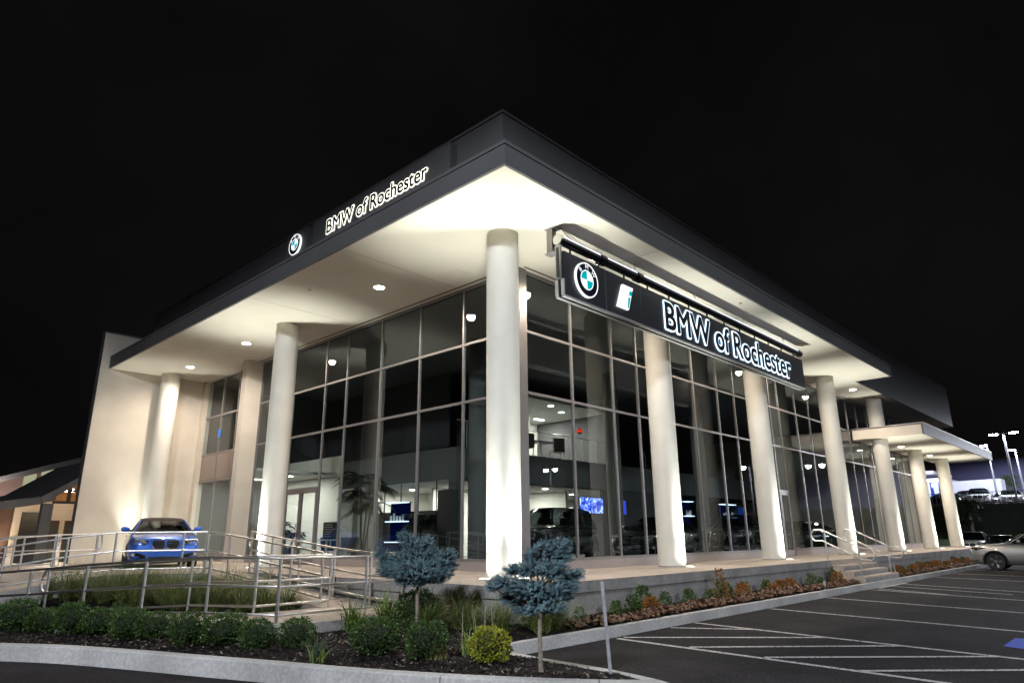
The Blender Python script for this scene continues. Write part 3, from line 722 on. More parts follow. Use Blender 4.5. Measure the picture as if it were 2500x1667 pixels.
def roundel(place, r, parent):
    disc(place, r, LW, 'rim', parent, .0, .05, r*.93)
    disc(place, r*.93, LK, 'black_ring', parent, .0, .046, r*.57)
    disc(place, r*.57, LW, 'inner_rim', parent, .0, .05, r*.52)
    for k in range(4): disc(place, r*.52, LW if k % 2 == 0 else LB, 'quadrant', parent, .0, .048, 0, 90*k, 90*k+90)
    for ch, a in (('B', 140), ('M', 90), ('W', 40)):
        ca, sa = math.cos(R(a)), math.sin(R(a)); rr = r*.64; s = r*.36
        me = text_mesh(ch, 1, 0); xs = [v.co.x for v in me.vertices]; mid = (min(xs)+max(xs))/2
        mb = MB()
        for f in me.polygons: mb.face([place(rr*ca+(me.vertices[i].co.x-mid)*s*sa*1.1+me.vertices[i].co.y*s*ca, rr*sa-(me.vertices[i].co.x-mid)*s*ca*1.1+me.vertices[i].co.y*s*sa, .052) for i in f.vertices])
        mb.build('ring_letter', LW, parent)
# hanging sign on the right
SY = -1.30
S = empty('hanging_sign', (.55, SY, 5.66)); tag(S, 'long dark hanging sign with lit lettering below the right roof edge', 'sign')
for (a, b) in ((.56, 2.06), (2.09, 3.53), (3.56, 13.9)):
    MB().box(a, b, SY, SY+.07, 5.70, 6.70).build('sign_panel', SIGNP, S)
    MB().box(a, b, SY+.16, SY+.22, 5.70, 6.70).build('rear_panel', SIGNP, S)
for yy in (SY-.012, SY+.15):
    MB().box(.54, 13.92, yy, yy+.085, 5.655, 5.697).build('bottom_rail', mat('bright_aluminium', (.40, .40, .40), .4, metal=.5), S)
for (x, yy) in ((.52, SY-.012), (.52, SY+.15)): MB().box(x, x+.035, yy, yy+.085, 5.70, 6.05).build('end_rail', mat('bright_aluminium', (.40, .40, .40), .4, metal=.5), S)
for x in (2.075, 3.545): MB().box(x-.013, x+.013, SY+.01, SY+.2, 5.66, 6.72).build('panel_joint', ALU, S)
PZ, PR = 6.96, .10
pole = MB().tube([(.5, SY+.09, PZ), (13.95, SY+.09, PZ)], PR, 24).build('sign_pole', POLEM, S, smooth=True)
for x in (2.07, 3.6, 13.86): MB().tube([(x-.1, SY+.09, PZ), (x+.1, SY+.09, PZ)], PR+.03, 24).build('collar', POLEM, S, smooth=True)
MB().tube([(.62, SY+.03, PZ+.078), (13.8, SY+.03, PZ+.078)], .009, 6).build('light_strip', emis('pole_strip', (.72, .80, 1.0), 2.5), S)
# rings under the pole to the panels, and end wrench-shaped bracket
hx = .9
while hx < 13.8:
    MB().box(hx-.012, hx+.012, SY+.07, SY+.11, 6.69, PZ-.06).build('hanger', BLACK, S); hx += 1.04
rings = []
for x0, x1 in ((.46, .52),):
    n = 28; pr = []
    for k in range(n): a = 2*math.pi*k/n; pr.append((SY+.09+.12*math.cos(a), PZ+.12*math.sin(a)))
    mbk = MB(); 
    mbk.loft([[(x0, y, z) for y, z in pr], [(x1, y, z) for y, z in pr]]); mbk.build('pole_end_cap', CHROME, S, smooth=True, fix=True)
MB().hexa([(.47, SY+.02, 6.05), (.515, SY+.02, 6.05), (.515, SY+.16, 6.05), (.47, SY+.16, 6.05), (.455, SY+.02, PZ-.14), (.525, SY+.02, PZ-.14), (.525, SY+.16, PZ-.14), (.455, SY+.16, PZ-.14)]).build('end_arm', mat('dark_steel', (.30, .30, .31), .3, metal=.9), S)
MB().box(.44, .456, SY+.06, SY+.12, 6.08, PZ-.2).build('arm_groove', BLACK, S)
def bracket(x):
    MB().box(x, x+.14, -1.06, -.90, 6.72, HS-.003).build('bracket', CHROME if 0 else ALU, S)
    MB().box(x-.02, x+.2, -1.16, -.86, HS-.02, HS-.002).build('bracket_plate', ALU, S)
    MB().box(x-.02, x+.18, -1.12, -.86, 6.69, 6.718).build('bracket_foot', ALU, S)
    MB().box(x+.03, x+.10, SY+.15, -1.05, PZ-.06, PZ+.06).build('bracket_arm', ALU, S)
bracket(.47)
for x in (3.5, 6.5, 9.5, 12.6): MB().tube([(x, SY+.09, PZ+.08), (x, SY+.09, HS-.003)], .015, 6).build('hanger_rod', STEEL, S)
MB().tube([(.62, -1.2, HS-.02), (.9, -1.12, HS-.06), (1.4, -1.0, HS-.09), (1.9, -.95, HS-.07), (2.3, -1.02, HS-.12), (2.2, -1.2, PZ+.1)], .012, 6).build('cable', ALU, S, smooth=True)
pf = lambda u, v, w: (4.62+u, SY-w, 5.85+v)
letters('BMW of Rochester', 8.05, .70, .022, .056, pf, S, WHITEL, 'letter_halo', .014)
letters('BMW of Rochester', 8.05, .70, .030, .020, pf, S, LBLACK, 'letter_edge', .0215)
letters('BMW of Rochester', 8.05, .70, .03, 0, pf, S, LBLACK, 'letter', .022)
roundel(lambda u, v, w: (1.30+u, SY-w, 6.21+v), .405, S)
# the small lit letter mark on the middle panel
mk = [(2.45, 5.90), (2.90, 5.90), (3.13, 6.50), (2.70, 6.50)]
MB().hexa([(x, SY-.001, z) for x, z in mk]+[(x, SY-.05, z) for x, z in mk]).build('lit_mark', LW, S, fix=True)
for q in ([(2.93, 6.28), (3.045, 6.28), (3.09, 6.40), (2.98, 6.40)], [(2.84, 5.94), (2.89, 5.94), (3.0, 6.22), (2.90, 6.22)]):
    MB().hexa([(x, SY-.051, z) for x, z in q]+[(x, SY-.056, z) for x, z in q]).build('mark_shade', LB, S, fix=True)

# parapet sign on the left
P = empty('parapet_sign', (-.75, 3.7, 7.8)); tag(P, 'halo lit black lettering on the dark left parapet', 'sign')
MB().box(-.95, -.752, .74, 6.70, 7.76, 9.58).build('sign_box', FASCIA, P)
pl_ = lambda u, v, w: (-.951-w, 5.93-u, 8.98+v)
letters('BMW of Rochester', 4.37, .40, .014, .034, pl_, P, WARML, 'letter_halo', .010)
letters('BMW of Rochester', 4.37, .40, .020, .009, pl_, P, LBLACK, 'letter_edge', .0125)
letters('BMW of Rochester', 4.37, .40, .02, 0, pl_, P, LBLACK, 'letter', .013)
P2 = empty('parapet_roundel', (-.75, 7.65, 7.8)); tag(P2, 'round lit badge on the dark left parapet', 'sign')
MB().box(-.93, -.752, 7.06, 8.25, 7.76, 9.60).build('sign_box', FASCIA, P2)
roundel(lambda u, v, w: (-.931-w, 7.68-u, 9.20+v), .33, P2)

# ================================================================== RAMPS AND HANDRAILS
rp = empty('ramp'); tag(rp, kind='structure')
# upper ramp beside the terrace
def zr(x, y): return -.46+.46*max(0, min(1, (y-2.2)/5.1))
MB().prism([(-2.65, 2.2), (TX0-.003, 2.2), (TX0-.003, 7.4), (-2.65, 7.6)], ZA, lambda x, y: zr(x, y)-.003).build('upper_slope', DECK, rp, fix=True)
MB().prism([(-4.85, .62), (-4.35, .12), (-1.713, .12), (-1.713, 2.195), (-4.15, 2.195), (-5.2, 1.9)], ZA, -.462).build('landing', DECK, rp, fix=True)
MB().prism([(-4.9, .60), (-4.36, .07), (-1.72, .07), (-1.72, .115), (-4.345, .115), (-4.85, .615)], ZA, -.455).build('landing_edge', CONC, rp, fix=True)
A_ = [(-5.2, 1.5), (-5.62, 2.9), (-6.12, 4.1), (-6.62, 5.5), (-7.9, 9.0)]
Bp = [(-4.15, 2.2), (-4.4, 4.1), (-4.9, 5.35), (-5.5, 6.4), (-6.6, 9.1)]
lz = [-.465, -.53, -.58, -.66, -.775]
rings = []
for (a, b, z) in zip(A_, Bp, lz): rings.append([(a[0], a[1], ZA), (b[0], b[1], ZA), (b[0], b[1], z), (a[0], a[1], z)])
MB().loft(rings).build('lower_slope', DECK, rp, fix=True)
rings = []
for (a, z) in zip(A_, lz): rings.append([(a[0]-.12, a[1]-.03, ZA), (a[0]-.004, a[1], ZA), (a[0]-.004, a[1], z+.01), (a[0]-.12, a[1]-.03, z+.01)])
MB().loft(rings).build('lower_edge', CONC, rp, fix=True)
# side walkway running left from the terrace
wp = [(-4.31, 8.9, 0), (-5.2, 9.2, -.12), (-6.35, 9.4, -.31), (-8.5, 9.7, -.62)]
rings = [[(x, y, ZA-.3), (x, y+2.6, ZA-.3), (x, y+2.6, z-.003), (x, y, z-.003)] for x, y, z in wp]
MB().loft(rings).build('walkway_slope', DECK, rp, fix=True)
rings = [[(x, y-.14, ZA-.3), (x, y-.004, ZA-.3), (x, y-.004, z+.004), (x, y-.14, z+.004)] for x, y, z in wp]
MB().loft(rings).build('walkway_wall', CONC, rp, fix=True)
MB().prism([(-4.45, 8.62), (-2.66, 7.52), (-2.6, 7.62), (-4.31, 8.73), (-4.31, 8.9), (-4.45, 8.8)], ZA, .003).build('planter_wall', CONC, rp, fix=True)

def handrail(name, pts, label, h=.94, rails=(1.0, .555, .125), posts=None, loop0=False, loop1=False, r=.021):
    e = empty('handrail', pts[0]); tag(e, label, 'handrail')
    for i, p in enumerate(pts):
        if posts is not None and i not in posts: continue
        MB().tube([(p[0], p[1], p[2]), (p[0], p[1], p[2]+h)], r*1.24, 10).build('post', STEEL, e, smooth=True)
    for k, fr in enumerate(rails):
        path = [(p[0], p[1], p[2]+h*fr) for p in pts]
        MB().tube(path, r, 10).build(('top_rail', 'middle_rail', 'bottom_rail')[k], STEEL, e, smooth=True)
    def loop(p, q):
        d = (Vector(p)-Vector(q)); d.z = 0; d.normalize()
        z1 = p[2]+h; z0 = p[2]+h*rails[1]; pt = []
        for a in range(0, 181, 20):
            rr = (z1-z0)/2; pt.append((p[0]+d.x*(.13*math.sin(R(a))**.6 if 0 < a < 180 else 0), p[1]+d.y*(.13*math.sin(R(a))**.6 if 0 < a < 180 else 0), (z1+z0)/2+rr*math.cos(R(a))))
        MB().tube(pt, r, 10).build('end_loop', STEEL, e, smooth=True)
    if loop0: loop(pts[0], pts[1])
    if loop1: loop(pts[-1], pts[-2])
    return e
handrail('a', [(-7.85, 8.9, -.86), (-7.2, 7.1, -.76), (-6.62, 5.5, -.66), (-6.11, 4.12, -.565), (-5.58, 2.92, -.49), (-5.17, 1.40, -.43), (-4.56, .33, -.445), (-2.95, .38, -.455), (-1.78, .42, -.455)],
         'outer stainless handrail of the lower ramp, nearest the boxwood hedge', h=.93)
handrail('b', [(-6.0, 6.9, -.72), (-5.25, 6.0, -.66), (-4.8, 5.2, -.60), (-4.33, 4.12, -.53), (-4.1, 1.97, -.445), (-2.55, 2.12, -.455)],
         'inner stainless handrail of the lower ramp in front of the ornamental grass', h=.93, posts=(0, 2, 3, 4, 5), loop0=True)
handrail('c', [(-2.5, 2.5, -.44), (-2.5, 3.7, -.335), (-2.52, 5.2, -.20), (-2.54, 6.5, -.08), (-2.55, 7.7, .0)], 'outer stainless handrail of the upper ramp beside the planter', h=.95)
handrail('d', [(-2.57, 7.75, .003), (-3.0, 8.05, .003), (-4.3, 8.75, .0), (-5.2, 9.13, -.115), (-6.35, 9.33, -.305), (-8.4, 9.62, -.60)], 'stainless handrail in front of the blue car running down the side walkway', h=.96)
handrail('e', [(-1.62, 7.3, .003), (-1.79, 5.9, -.12), (-1.79, 4.6, -.24), (-1.79, 3.2, -.37), (-1.79, 1.9, -.455), (-1.79, .9, -.46)], 'inner stainless handrail of the upper ramp along the terrace edge', h=.95, loop0=True)
handrail('f', [(-3.6, 12.6, .003), (-4.6, 12.5, -.02), (-5.4, 12.3, -.08), (-8.6, 12.35, -.55)], 'far stainless handrail of the side walkway below the end wall', h=.96, loop0=True)
handrail('g', [(-4.0, 15.2, .003), (-5.0, 15.3, -.03), (-6.3, 15.4, -.2), (-7.6, 15.5, -.45)], 'stainless handrail behind the side walkway in front of the neighbouring porch', h=.95, loop0=True)
def stair_rail(x, label):
    e = empty('stair_handrail', (x, -1.5, 0)); tag(e, label, 'handrail', 'step handrails')
    y0, y1 = -1.50, -2.62
    top = [(x, y0+.22, .92), (x, y0, .92), (x, y1, .36), (x, y1-.28, .34)]; low = [(x, y0+.22, .58), (x, y0, .58), (x, y1, .02), (x, y1-.28, .0)]
    def arc(c, p, q): return [tuple(Vector(p)*(1-t)+Vector(q)*t+Vector((0, c*math.sin(math.pi*t), 0))) for t in [i/8 for i in range(9)]]
    MB().tube(top, .022, 10).build('top_rail', STEEL, e, smooth=True); MB().tube(low, .022, 10).build('lower_rail', STEEL, e, smooth=True)
    MB().tube(arc(.10, top[0], low[0]), .022, 10).build('end_loop', STEEL, e, smooth=True); MB().tube(arc(-.10, top[-1], low[-1]), .022, 10).build('end_loop', STEEL, e, smooth=True)
    MB().tube([(x, -1.6, 0), (x, -1.6, .88)], .022, 10).build('post', STEEL, e, smooth=True); MB().tube([(x, -2.55, -.6), (x, -2.55, .40)], .022, 10).build('post', STEEL, e, smooth=True)
stair_rail(13.0, 'stainless step handrail on the near side of the steps'); stair_rail(16.0, 'stainless step handrail on the far side of the steps')

# ================================================================== VEGETATION
def leafball(rx, rz, n, ls, seed, squash=1.0, m=None, name='shrub'):
    rnd = random.Random(seed); mb = MB()
    for k in range(n):
        u = rnd.uniform(-1, 1)*.98; a = rnd.uniform(0, 6.283); s = math.sqrt(1-u*u)
        d = Vector((s*math.cos(a), s*math.sin(a), u))
        bump = 1+.30*noise.noise(d*2.3+Vector((seed, 0, 0)))+.16*noise.noise(d*5.5+Vector((0, seed, 0)))
        rr = bump*rnd.uniform(.72, 1.03)**.6
        p = Vector((d.x*rx*rr, d.y*rx*rr, rz+d.z*rz*rr))
        if p.z < .0: continue
        t = (d+Vector((rnd.uniform(-.9, .9), rnd.uniform(-.9, .9), rnd.uniform(-.5, 1.1)))).normalized()
        sd = t.cross(Vector((rnd.uniform(-1, 1), rnd.uniform(-1, 1), rnd.uniform(-1, 1)))).normalized()
        L = ls*rnd.uniform(.7, 1.4); W = L*.38
        mb.face([p-t*L*.5, p+sd*W, p+t*L*.5, p-sd*W])
    me = mb.mesh(name); me.materials.append(m); return me
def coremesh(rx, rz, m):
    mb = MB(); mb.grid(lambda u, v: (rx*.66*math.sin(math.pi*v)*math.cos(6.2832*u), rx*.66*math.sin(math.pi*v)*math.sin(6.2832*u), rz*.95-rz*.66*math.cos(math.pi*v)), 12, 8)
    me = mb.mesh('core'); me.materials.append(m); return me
def joined(mes, name):
    me = bpy.data.meshes.new(name); bm = bmesh.new(); mats = []
    for m in mes:
        o0 = len(bm.faces); bm.from_mesh(m); bm.faces.ensure_lookup_table(); mats.append(m.materials[0])
        for f in bm.faces[o0:]: f.material_index = len(mats)-1
    bm.to_mesh(me); bm.free()
    for m in mats: me.materials.append(m)
    return me
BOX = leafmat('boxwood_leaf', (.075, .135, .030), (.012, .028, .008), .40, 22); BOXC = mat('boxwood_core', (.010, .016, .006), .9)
YEL = leafmat('golden_leaf', (.36, .36, .03), (.12, .14, .015), .5, 25)
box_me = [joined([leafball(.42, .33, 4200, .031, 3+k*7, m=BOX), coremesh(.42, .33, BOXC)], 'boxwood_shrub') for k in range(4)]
def thing_mesh(name, me, loc, sc_, rz, label, cat, group=None):
    o = bpy.data.objects.new(name, me); col.objects.link(o); o.location = loc; o.scale = (sc_, sc_, sc_) if not isinstance(sc_, tuple) else sc_; o.rotation_euler = (0, 0, rz)
    return tag(o, label, cat, group)
bx = [(-4.62, -2.25, 1.0), (-4.93, -.92, .86), (-5.33, -.62, .84), (-5.42, .10, 1.02), (-5.80, .42, .92), (-5.85, 1.45, .95), (-6.12, 1.75, .88), (-6.22, 2.55, 1.05), (-6.55, 2.95, .95), (-6.70, 3.75, 1.0), (-7.0, 4.15, .95), (-7.25, 4.85, 1.0), (-7.6, 5.4, 1.0), (-8.0, 6.0, 1.0)]
bl = ['dark boxwood ball by the mulch left of the first spruce trunk', 'boxwood ball at the right end of the hedge row', 'second boxwood from the right end of the hedge row', 'large round boxwood ball in front of the ramp landing corner', 'fourth boxwood from the right end of the hedge row', 'fifth boxwood from the right end of the hedge row', 'sixth boxwood from the right end of the hedge row', 'seventh boxwood from the right end of the hedge row', 'eighth boxwood from the right end of the hedge row', 'ninth boxwood from the right end of the hedge row', 'tenth boxwood from the right end of the hedge row', 'eleventh boxwood, near the left edge of the photo', 'twelfth boxwood, at the left edge of the photo', 'boxwood past the left end of the visible hedge']
for k, (x, y, s) in enumerate(bx[:13]):
    thing_mesh('boxwood_shrub', box_me[k % 4], (x, y, soil_z(x, y)-.03), (s*.72*(1+.14*math.sin(k*2.7)), s*.72*(1+.12*math.cos(k*1.9)), s*(.70+.10*math.sin(k*3.3))), k*1.3, bl[k], 'shrub', 'boxwood hedge by the front kerb')
thing_mesh('boxwood_shrub', box_me[1], (-2.75, -.75, -.62), .9, 2.2, 'dark boxwood half hidden behind the first spruce trunk', 'shrub', 'boxwood hedge by the front kerb')
thing_mesh('boxwood_shrub', box_me[2], (-4.38, -2.95, -.62), (.62, .62, .66), 1.0, 'boxwood in front of the first spruce trunk with dry stems below', 'shrub', 'boxwood hedge by the front kerb')
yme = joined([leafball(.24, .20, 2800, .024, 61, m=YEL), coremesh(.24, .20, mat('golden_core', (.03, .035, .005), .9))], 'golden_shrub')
thing_mesh('golden_shrub', yme, (-3.98, -3.62, -.64), (1.05, 1.05, 1.0), 0, 'yellow green golden ball shrub by the front mulch', 'shrub')

def blades(n, L, spread, wid, seed, droop=.6, base=.08, tilt=None, segs=4):
    rnd = random.Random(seed); mb = MB()
    for k in range(n):
        a = rnd.uniform(0, 6.283); l = L*rnd.uniform(.6, 1.1); sp_ = spread*rnd.uniform(.2, 1.0); dr = droop*rnd.uniform(.5, 1.3)
        d = Vector((math.cos(a), math.sin(a), 0))
        if tilt: d = (d+Vector(tilt)).normalized()
        s = Vector((-d.y, d.x, 0))*wid*rnd.uniform(.6, 1.2)
        b = Vector((rnd.gauss(0, base), rnd.gauss(0, base), 0)); pts = []
        for q in range(segs+1):
            t = q/segs; pts.append(b+d*(sp_*l*t*(.4+.8*t))+Vector((0, 0, max(-.02, l*(t*(1.0)-dr*t*t*sp_)))))
        for q in range(segs):
            w0 = 1-q/segs*.85; w1 = 1-(q+1)/segs*.97
            mb.face([pts[q]-s*w0, pts[q]+s*w0, pts[q+1]+s*w1, pts[q+1]-s*w1])
    return mb
GRASS = leafmat('ornamental_grass', (.135, .185, .048), (.045, .072, .020), .6, 9); GRASSD = leafmat('dry_grass', (.38, .32, .11), (.14, .14, .045), .6, 9)
LILY = leafmat('daylily_leaf', (.21, .29, .06), (.08, .14, .03), .45, 12); DRY = mat('dry_stem', (.36, .32, .22), .8, var=.3, scale=20)
# ornamental grass: a mass in the planter and one behind the spruces
def grass_mass(spots, name, label, seed, Lr=(.45, .75), tilt=(.3, .0, 0), dens=60):
    rnd = random.Random(seed); tot = MB(); dry = MB()
    for (x, y, z) in spots:
        for tgt, n in ((tot, dens), (dry, dens//7)):
            a_ = rnd.uniform(-.5, .5); b = blades(n, rnd.uniform(*Lr), 1.25, .0050, rnd.randint(0, 9999), .66, .045, (tilt[0]+a_, tilt[1]-a_*.6, 0), 6)
            o0 = len(tgt.v); tgt.v += [(vx+x, vy+y, vz+z) for vx, vy, vz in b.v]; tgt.f += [tuple(i+o0 for i in f) for f in b.f]
    me1 = tot.mesh(name); me1.materials.append(GRASS); me2 = dry.mesh(name); me2.materials.append(GRASSD)
    o = bpy.data.objects.new(name, joined([me1, me2], name)); col.objects.link(o); tag(o, label, 'grass', kind='stuff')
rnd = random.Random(5); spots = []
def inpoly(x, y, P):
    c = False; j = len(P)-1
    for i in range(len(P)):
        if (P[i][1] > y) != (P[j][1] > y) and x < (P[j][0]-P[i][0])*(y-P[i][1])/(P[j][1]-P[i][1])+P[i][0]: c = not c
        j = i
    return c
PLT = [(-3.95, 2.35), (-2.78, 2.35), (-2.78, 7.4), (-4.3, 8.5), (-5.6, 8.9), (-5.7, 7.0), (-4.75, 5.4), (-4.25, 4.2)]
while len(spots) < 46:
    x, y = rnd.uniform(-5.8, -2.6), rnd.uniform(2.2, 9)
    if inpoly(x, y, PLT) and all((x-a)**2+(y-b)**2 > .30**2 for a, b, _ in spots): spots.append((x, y, -.58+.02*max(0, y-3)))
grass_mass(spots, 'ornamental_grass', 'mass of arching ornamental grass in the planter between the ramps', 3, (.75, 1.15), (.45, -.25, 0), 190)
MB().prism(PLT, ZA, lambda x, y: -.56+.02*max(0, y-3)).build('planter_soil', SOIL, rp, fix=True)
spots = []
while len(spots) < 20:
    x, y = rnd.uniform(-3.3, -1.0), rnd.uniform(-2.6, -.25)
    if x-y*0 > -3.1-.0 and (x < -1.75 or y < -1.85) and not (x < -2.8 and y < -2.3): spots.append((x, y, -.6))
grass_mass(spots, 'ornamental_grass', 'low mass of arching grass below the terrace corner behind the spruces', 8, (.55, .80), (.45, -.45, 0), 190)

def daylily(loc, L, n, seed, label, m=LILY, name='daylily', dry=True, wid=.013, spread=1.0):
    e = empty(name, loc); tag(e, label, 'plant')
    blades(n, L, spread, wid, seed, .75, .05).build('leaves', m, e, local=True)
    if dry:
        s = MB(); rr = random.Random(seed)
        for k in range(5):
            x, y = rr.gauss(0, .06), rr.gauss(0, .06); s.tube([(x, y, 0), (x*2+rr.gauss(0, .03), y*2, L*.6), (x*3+rr.gauss(0, .06), y*3, L*rr.uniform(.9, 1.25))], [.004, .003, .0015], 5)
        s.build('stems', DRY, e, local=True)
daylily((-3.02, -.30, -.6), .72, 170, 21, 'arching daylily clump left of the first spruce trunk', spread=1.0)
daylily((-3.45, .0, -.6), .58, 130, 22, 'smaller daylily clump in front of the ramp landing')
daylily((-5.25, -2.0, -.6), .38, 60, 23, 'grey green strappy plant among the boxwoods', leafmat('greygreen_leaf', (.085, .12, .07), (.04, .06, .035)), 'strappy_plant', False, .007)
daylily((-5.42, -2.3, -.6), .30, 26, 24, 'bright green leafy weed beside the front mulch', leafmat('lime_leaf', (.17, .22, .05), (.09, .14, .03)), 'leafy_weed', False, .009)
daylily((-3.72, -3.0, -.63), .42, 60, 25, 'strappy leaves behind the golden ball shrub', LILY, 'strappy_plant', False, .008)
daylily((-4.36, -3.10, -.62), .26, 110, 26, 'dry yellow stems under the boxwood in front of the spruce', leafmat('dry_stems', (.30, .27, .10), (.15, .14, .05)), 'dry_plant', False, .004, .8)
# bare twigs behind the golden shrub
tw = empty('bare_twigs', (-3.45, -2.75, -.6)); tag(tw, 'pale bare twigs rising behind the golden ball shrub', 'twigs')
tm = MB(); rr = random.Random(4)
for k in range(4):
    bx_ = Vector((-3.6+.11*k, -2.72-.1*k, -.6)); h = rr.uniform(.45, .62); tip = bx_+Vector((rr.gauss(0, .04), rr.gauss(0, .04), h))
    tm.tube([bx_, (bx_+tip)/2+Vector((rr.gauss(0, .02), 0, 0)), tip], [.006, .005, .002], 5)
    for q in range(4):
        p = bx_.lerp(tip, .5+.12*q); tm.tube([p, p+Vector((rr.uniform(-.08, .08), rr.uniform(-.08, .08), .11))], [.003, .001], 4)
tm.build('twig', DRY, tw)

# blue spruce standards
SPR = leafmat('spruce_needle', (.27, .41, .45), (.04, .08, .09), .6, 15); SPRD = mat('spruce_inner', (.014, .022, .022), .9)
BARK = mat('bark', (.30, .25, .20), .9, var=.45, scale=14, bump=.8, bscale=30)
def spruce(base, lobes, s, trunk_h, tr, label, seed, lean=0):
    e = empty('blue_spruce', base); tag(e, label, 'tree'); rnd = random.Random(seed)
    u = Vector((RT.x, RT.y, 0)); dv = Vector((math.cos(YAW), math.sin(YAW), 0)); Z = Vector((0, 0, 1))
    t = MB(); t.tube([(0, 0, -.05), (lean*.3, 0, trunk_h*.3), (lean*.1, .01, trunk_h*.7), (0, 0, trunk_h), (0, 0, trunk_h+.35)], [tr*1.25, tr, tr*.95, tr*.9, tr*.4], 12)
    t.build('trunk', BARK, e, local=True, smooth=True)
    n = MB(); core = MB(); br = MB()
    for (cx_, cz_, rx, rz) in lobes:
        c = u*cx_+Z*cz_; dep = min(rx*.95, max(.10, rx*.8))
        c += dv*rnd.uniform(-.08, .08)
        br.tube([Vector((0, 0, trunk_h+.05)), c*.5+Z*(trunk_h*.5), c], [.016, .012, .006], 6)
        area = rx*rz+rx*dep+rz*dep; cnt = int(area*s)
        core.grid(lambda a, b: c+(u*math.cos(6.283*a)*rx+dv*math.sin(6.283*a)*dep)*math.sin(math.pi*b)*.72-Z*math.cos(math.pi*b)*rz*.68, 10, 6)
        for k in range(cnt):
            zz = rnd.uniform(-.95, 1); a = rnd.uniform(0, 6.283); q = math.sqrt(1-zz*zz)
            d = u*q*math.cos(a)+dv*q*math.sin(a)+Z*zz
            p = c+(u*q*math.cos(a)*rx+dv*q*math.sin(a)*dep+Z*zz*rz)*rnd.uniform(.68, 1.0)
            out = Vector((p.x, p.y, 0)); out = out.normalized() if out.length > .01 else u
            ax = (d*.6+out*.7+Z*rnd.uniform(-.05, .65)+Vector((rnd.gauss(0, .25), rnd.gauss(0, .25), rnd.gauss(0, .2)))).normalized()
            L = rnd.uniform(.05, .11); nl = rnd.uniform(.018, .030)
            x1 = ax.cross(Vector((.31, .72, .62))).normalized(); y1 = ax.cross(x1)
            for q2 in range(56):
                tt = (q2+rnd.random())/56; an = q2*2.399; rad = x1*math.cos(an)+y1*math.sin(an)
                b0 = p+ax*(L*tt-L*.4); dn = (rad*.85+ax*.75).normalized(); sd = dn.cross(ax).normalized()*.0016
                n.face([b0-sd, b0+sd, b0+dn*nl*(1.1-.3*tt)])
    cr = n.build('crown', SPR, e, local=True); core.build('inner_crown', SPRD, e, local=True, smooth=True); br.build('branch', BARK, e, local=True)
k1 = .00160
def lob(L, tx, ty, k): return [((x-tx)*k, (ty-y)*k, rx*k*1.08, rz*k*1.15) for x, y, rx, rz in L]
spruce((-3.06, -1.13, -.60), lob([(450, 520, 260, 100), (280, 500, 170, 95), (640, 510, 150, 110), (130, 410, 75, 60), (95, 350, 45, 40), (180, 520, 110, 60), (390, 290, 95, 80), (330, 215, 60, 48), (545, 270, 65, 55), (480, 380, 170, 80), (740, 390, 85, 62), (760, 470, 70, 60), (300, 420, 110, 70), (420, 610, 150, 48), (640, 590, 110, 45)], 465, 1075, k1), 2900, .68, .026, 'blue spruce standard on a thin trunk left of the corner column', 31)
k2 = .00113
spruce((-4.06, -4.47, -.62), lob([(1720, 310, 80, 55), (1880, 290, 85, 50), (1640, 390, 110, 55), (1850, 385, 130, 65), (1560, 510, 150, 60), (1400, 520, 70, 40), (1790, 520, 150, 75), (1960, 590, 80, 55), (2040, 555, 45, 40), (1900, 660, 110, 60), (1290, 630, 90, 55), (1200, 670, 50, 38), (1450, 670, 140, 70), (1650, 700, 180, 75), (1400, 780, 110, 55), (1860, 740, 120, 55), (1640, 800, 150, 50), (1560, 880, 150, 42), (1770, 850, 110, 45)], 1660, 1425, k2), 4300, .52, .024, 'blue spruce standard in the tip of the mulch island, right of the other', 47)

# right hand bed: low plants
HEU = leafmat('bronze_leaf', (.20, .10, .055), (.028, .018, .017), .5, 9); ORG = leafmat('orange_leaf', (.36, .155, .035), (.14, .06, .018), .6, 20); GRN = leafmat('bed_green_leaf', (.10, .16, .035), (.025, .05, .014), .5, 20)
def bedshrub(m, seed, n=420, rx=.2, rz=.2, ls=.045):
    rnd = random.Random(seed); mb = MB()
    for k in range(n):
        zz = rnd.uniform(0, 1); a = rnd.uniform(0, 6.283); r = rx*math.sqrt(rnd.random())*(1.1-.75*zz)*(1+.4*noise.noise((math.cos(a)*2, math.sin(a)*2, seed)))
        p = Vector((r*math.cos(a), r*math.sin(a), 2*rz*zz+.01)); d = Vector((math.cos(a)*.7+rnd.gauss(0, .4), math.sin(a)*.7+rnd.gauss(0, .4), rnd.uniform(.1, 1.2))).normalized()
        s = d.cross(Vector((rnd.random(), rnd.random(), .2))).normalized(); L = ls*rnd.uniform(.6, 1.3)
        mb.face([p, p+d*L*.5+s*L*.28, p+d*L, p+d*L*.5-s*L*.28])
    me = mb.mesh('bed'); me.materials.append(m); return me
def heuchera(seed):
    rnd = random.Random(seed); mb = MB()
    for k in range(170):
        a = rnd.uniform(0, 6.283); r = .26*math.sqrt(rnd.random()); p = Vector((r*math.cos(a), r*math.sin(a), .05+.15*(1-(r/.3)**2)*rnd.uniform(.5, 1.1)))
        nrm = Vector((math.cos(a)*r*2+rnd.gauss(0, .35), math.sin(a)*r*2+rnd.gauss(0, .35), 1)).normalized(); x1 = nrm.cross(Vector((.2, .9, .1))).normalized(); y1 = nrm.cross(x1); L = rnd.uniform(.022, .042)
        mb.face([p+(x1*math.cos(t)+y1*math.sin(t))*L*(1+.25*math.cos(3*t)) for t in [2*math.pi*i/7 for i in range(7)]])
    me = mb.mesh('heuchera'); me.materials.append(HEU); return me
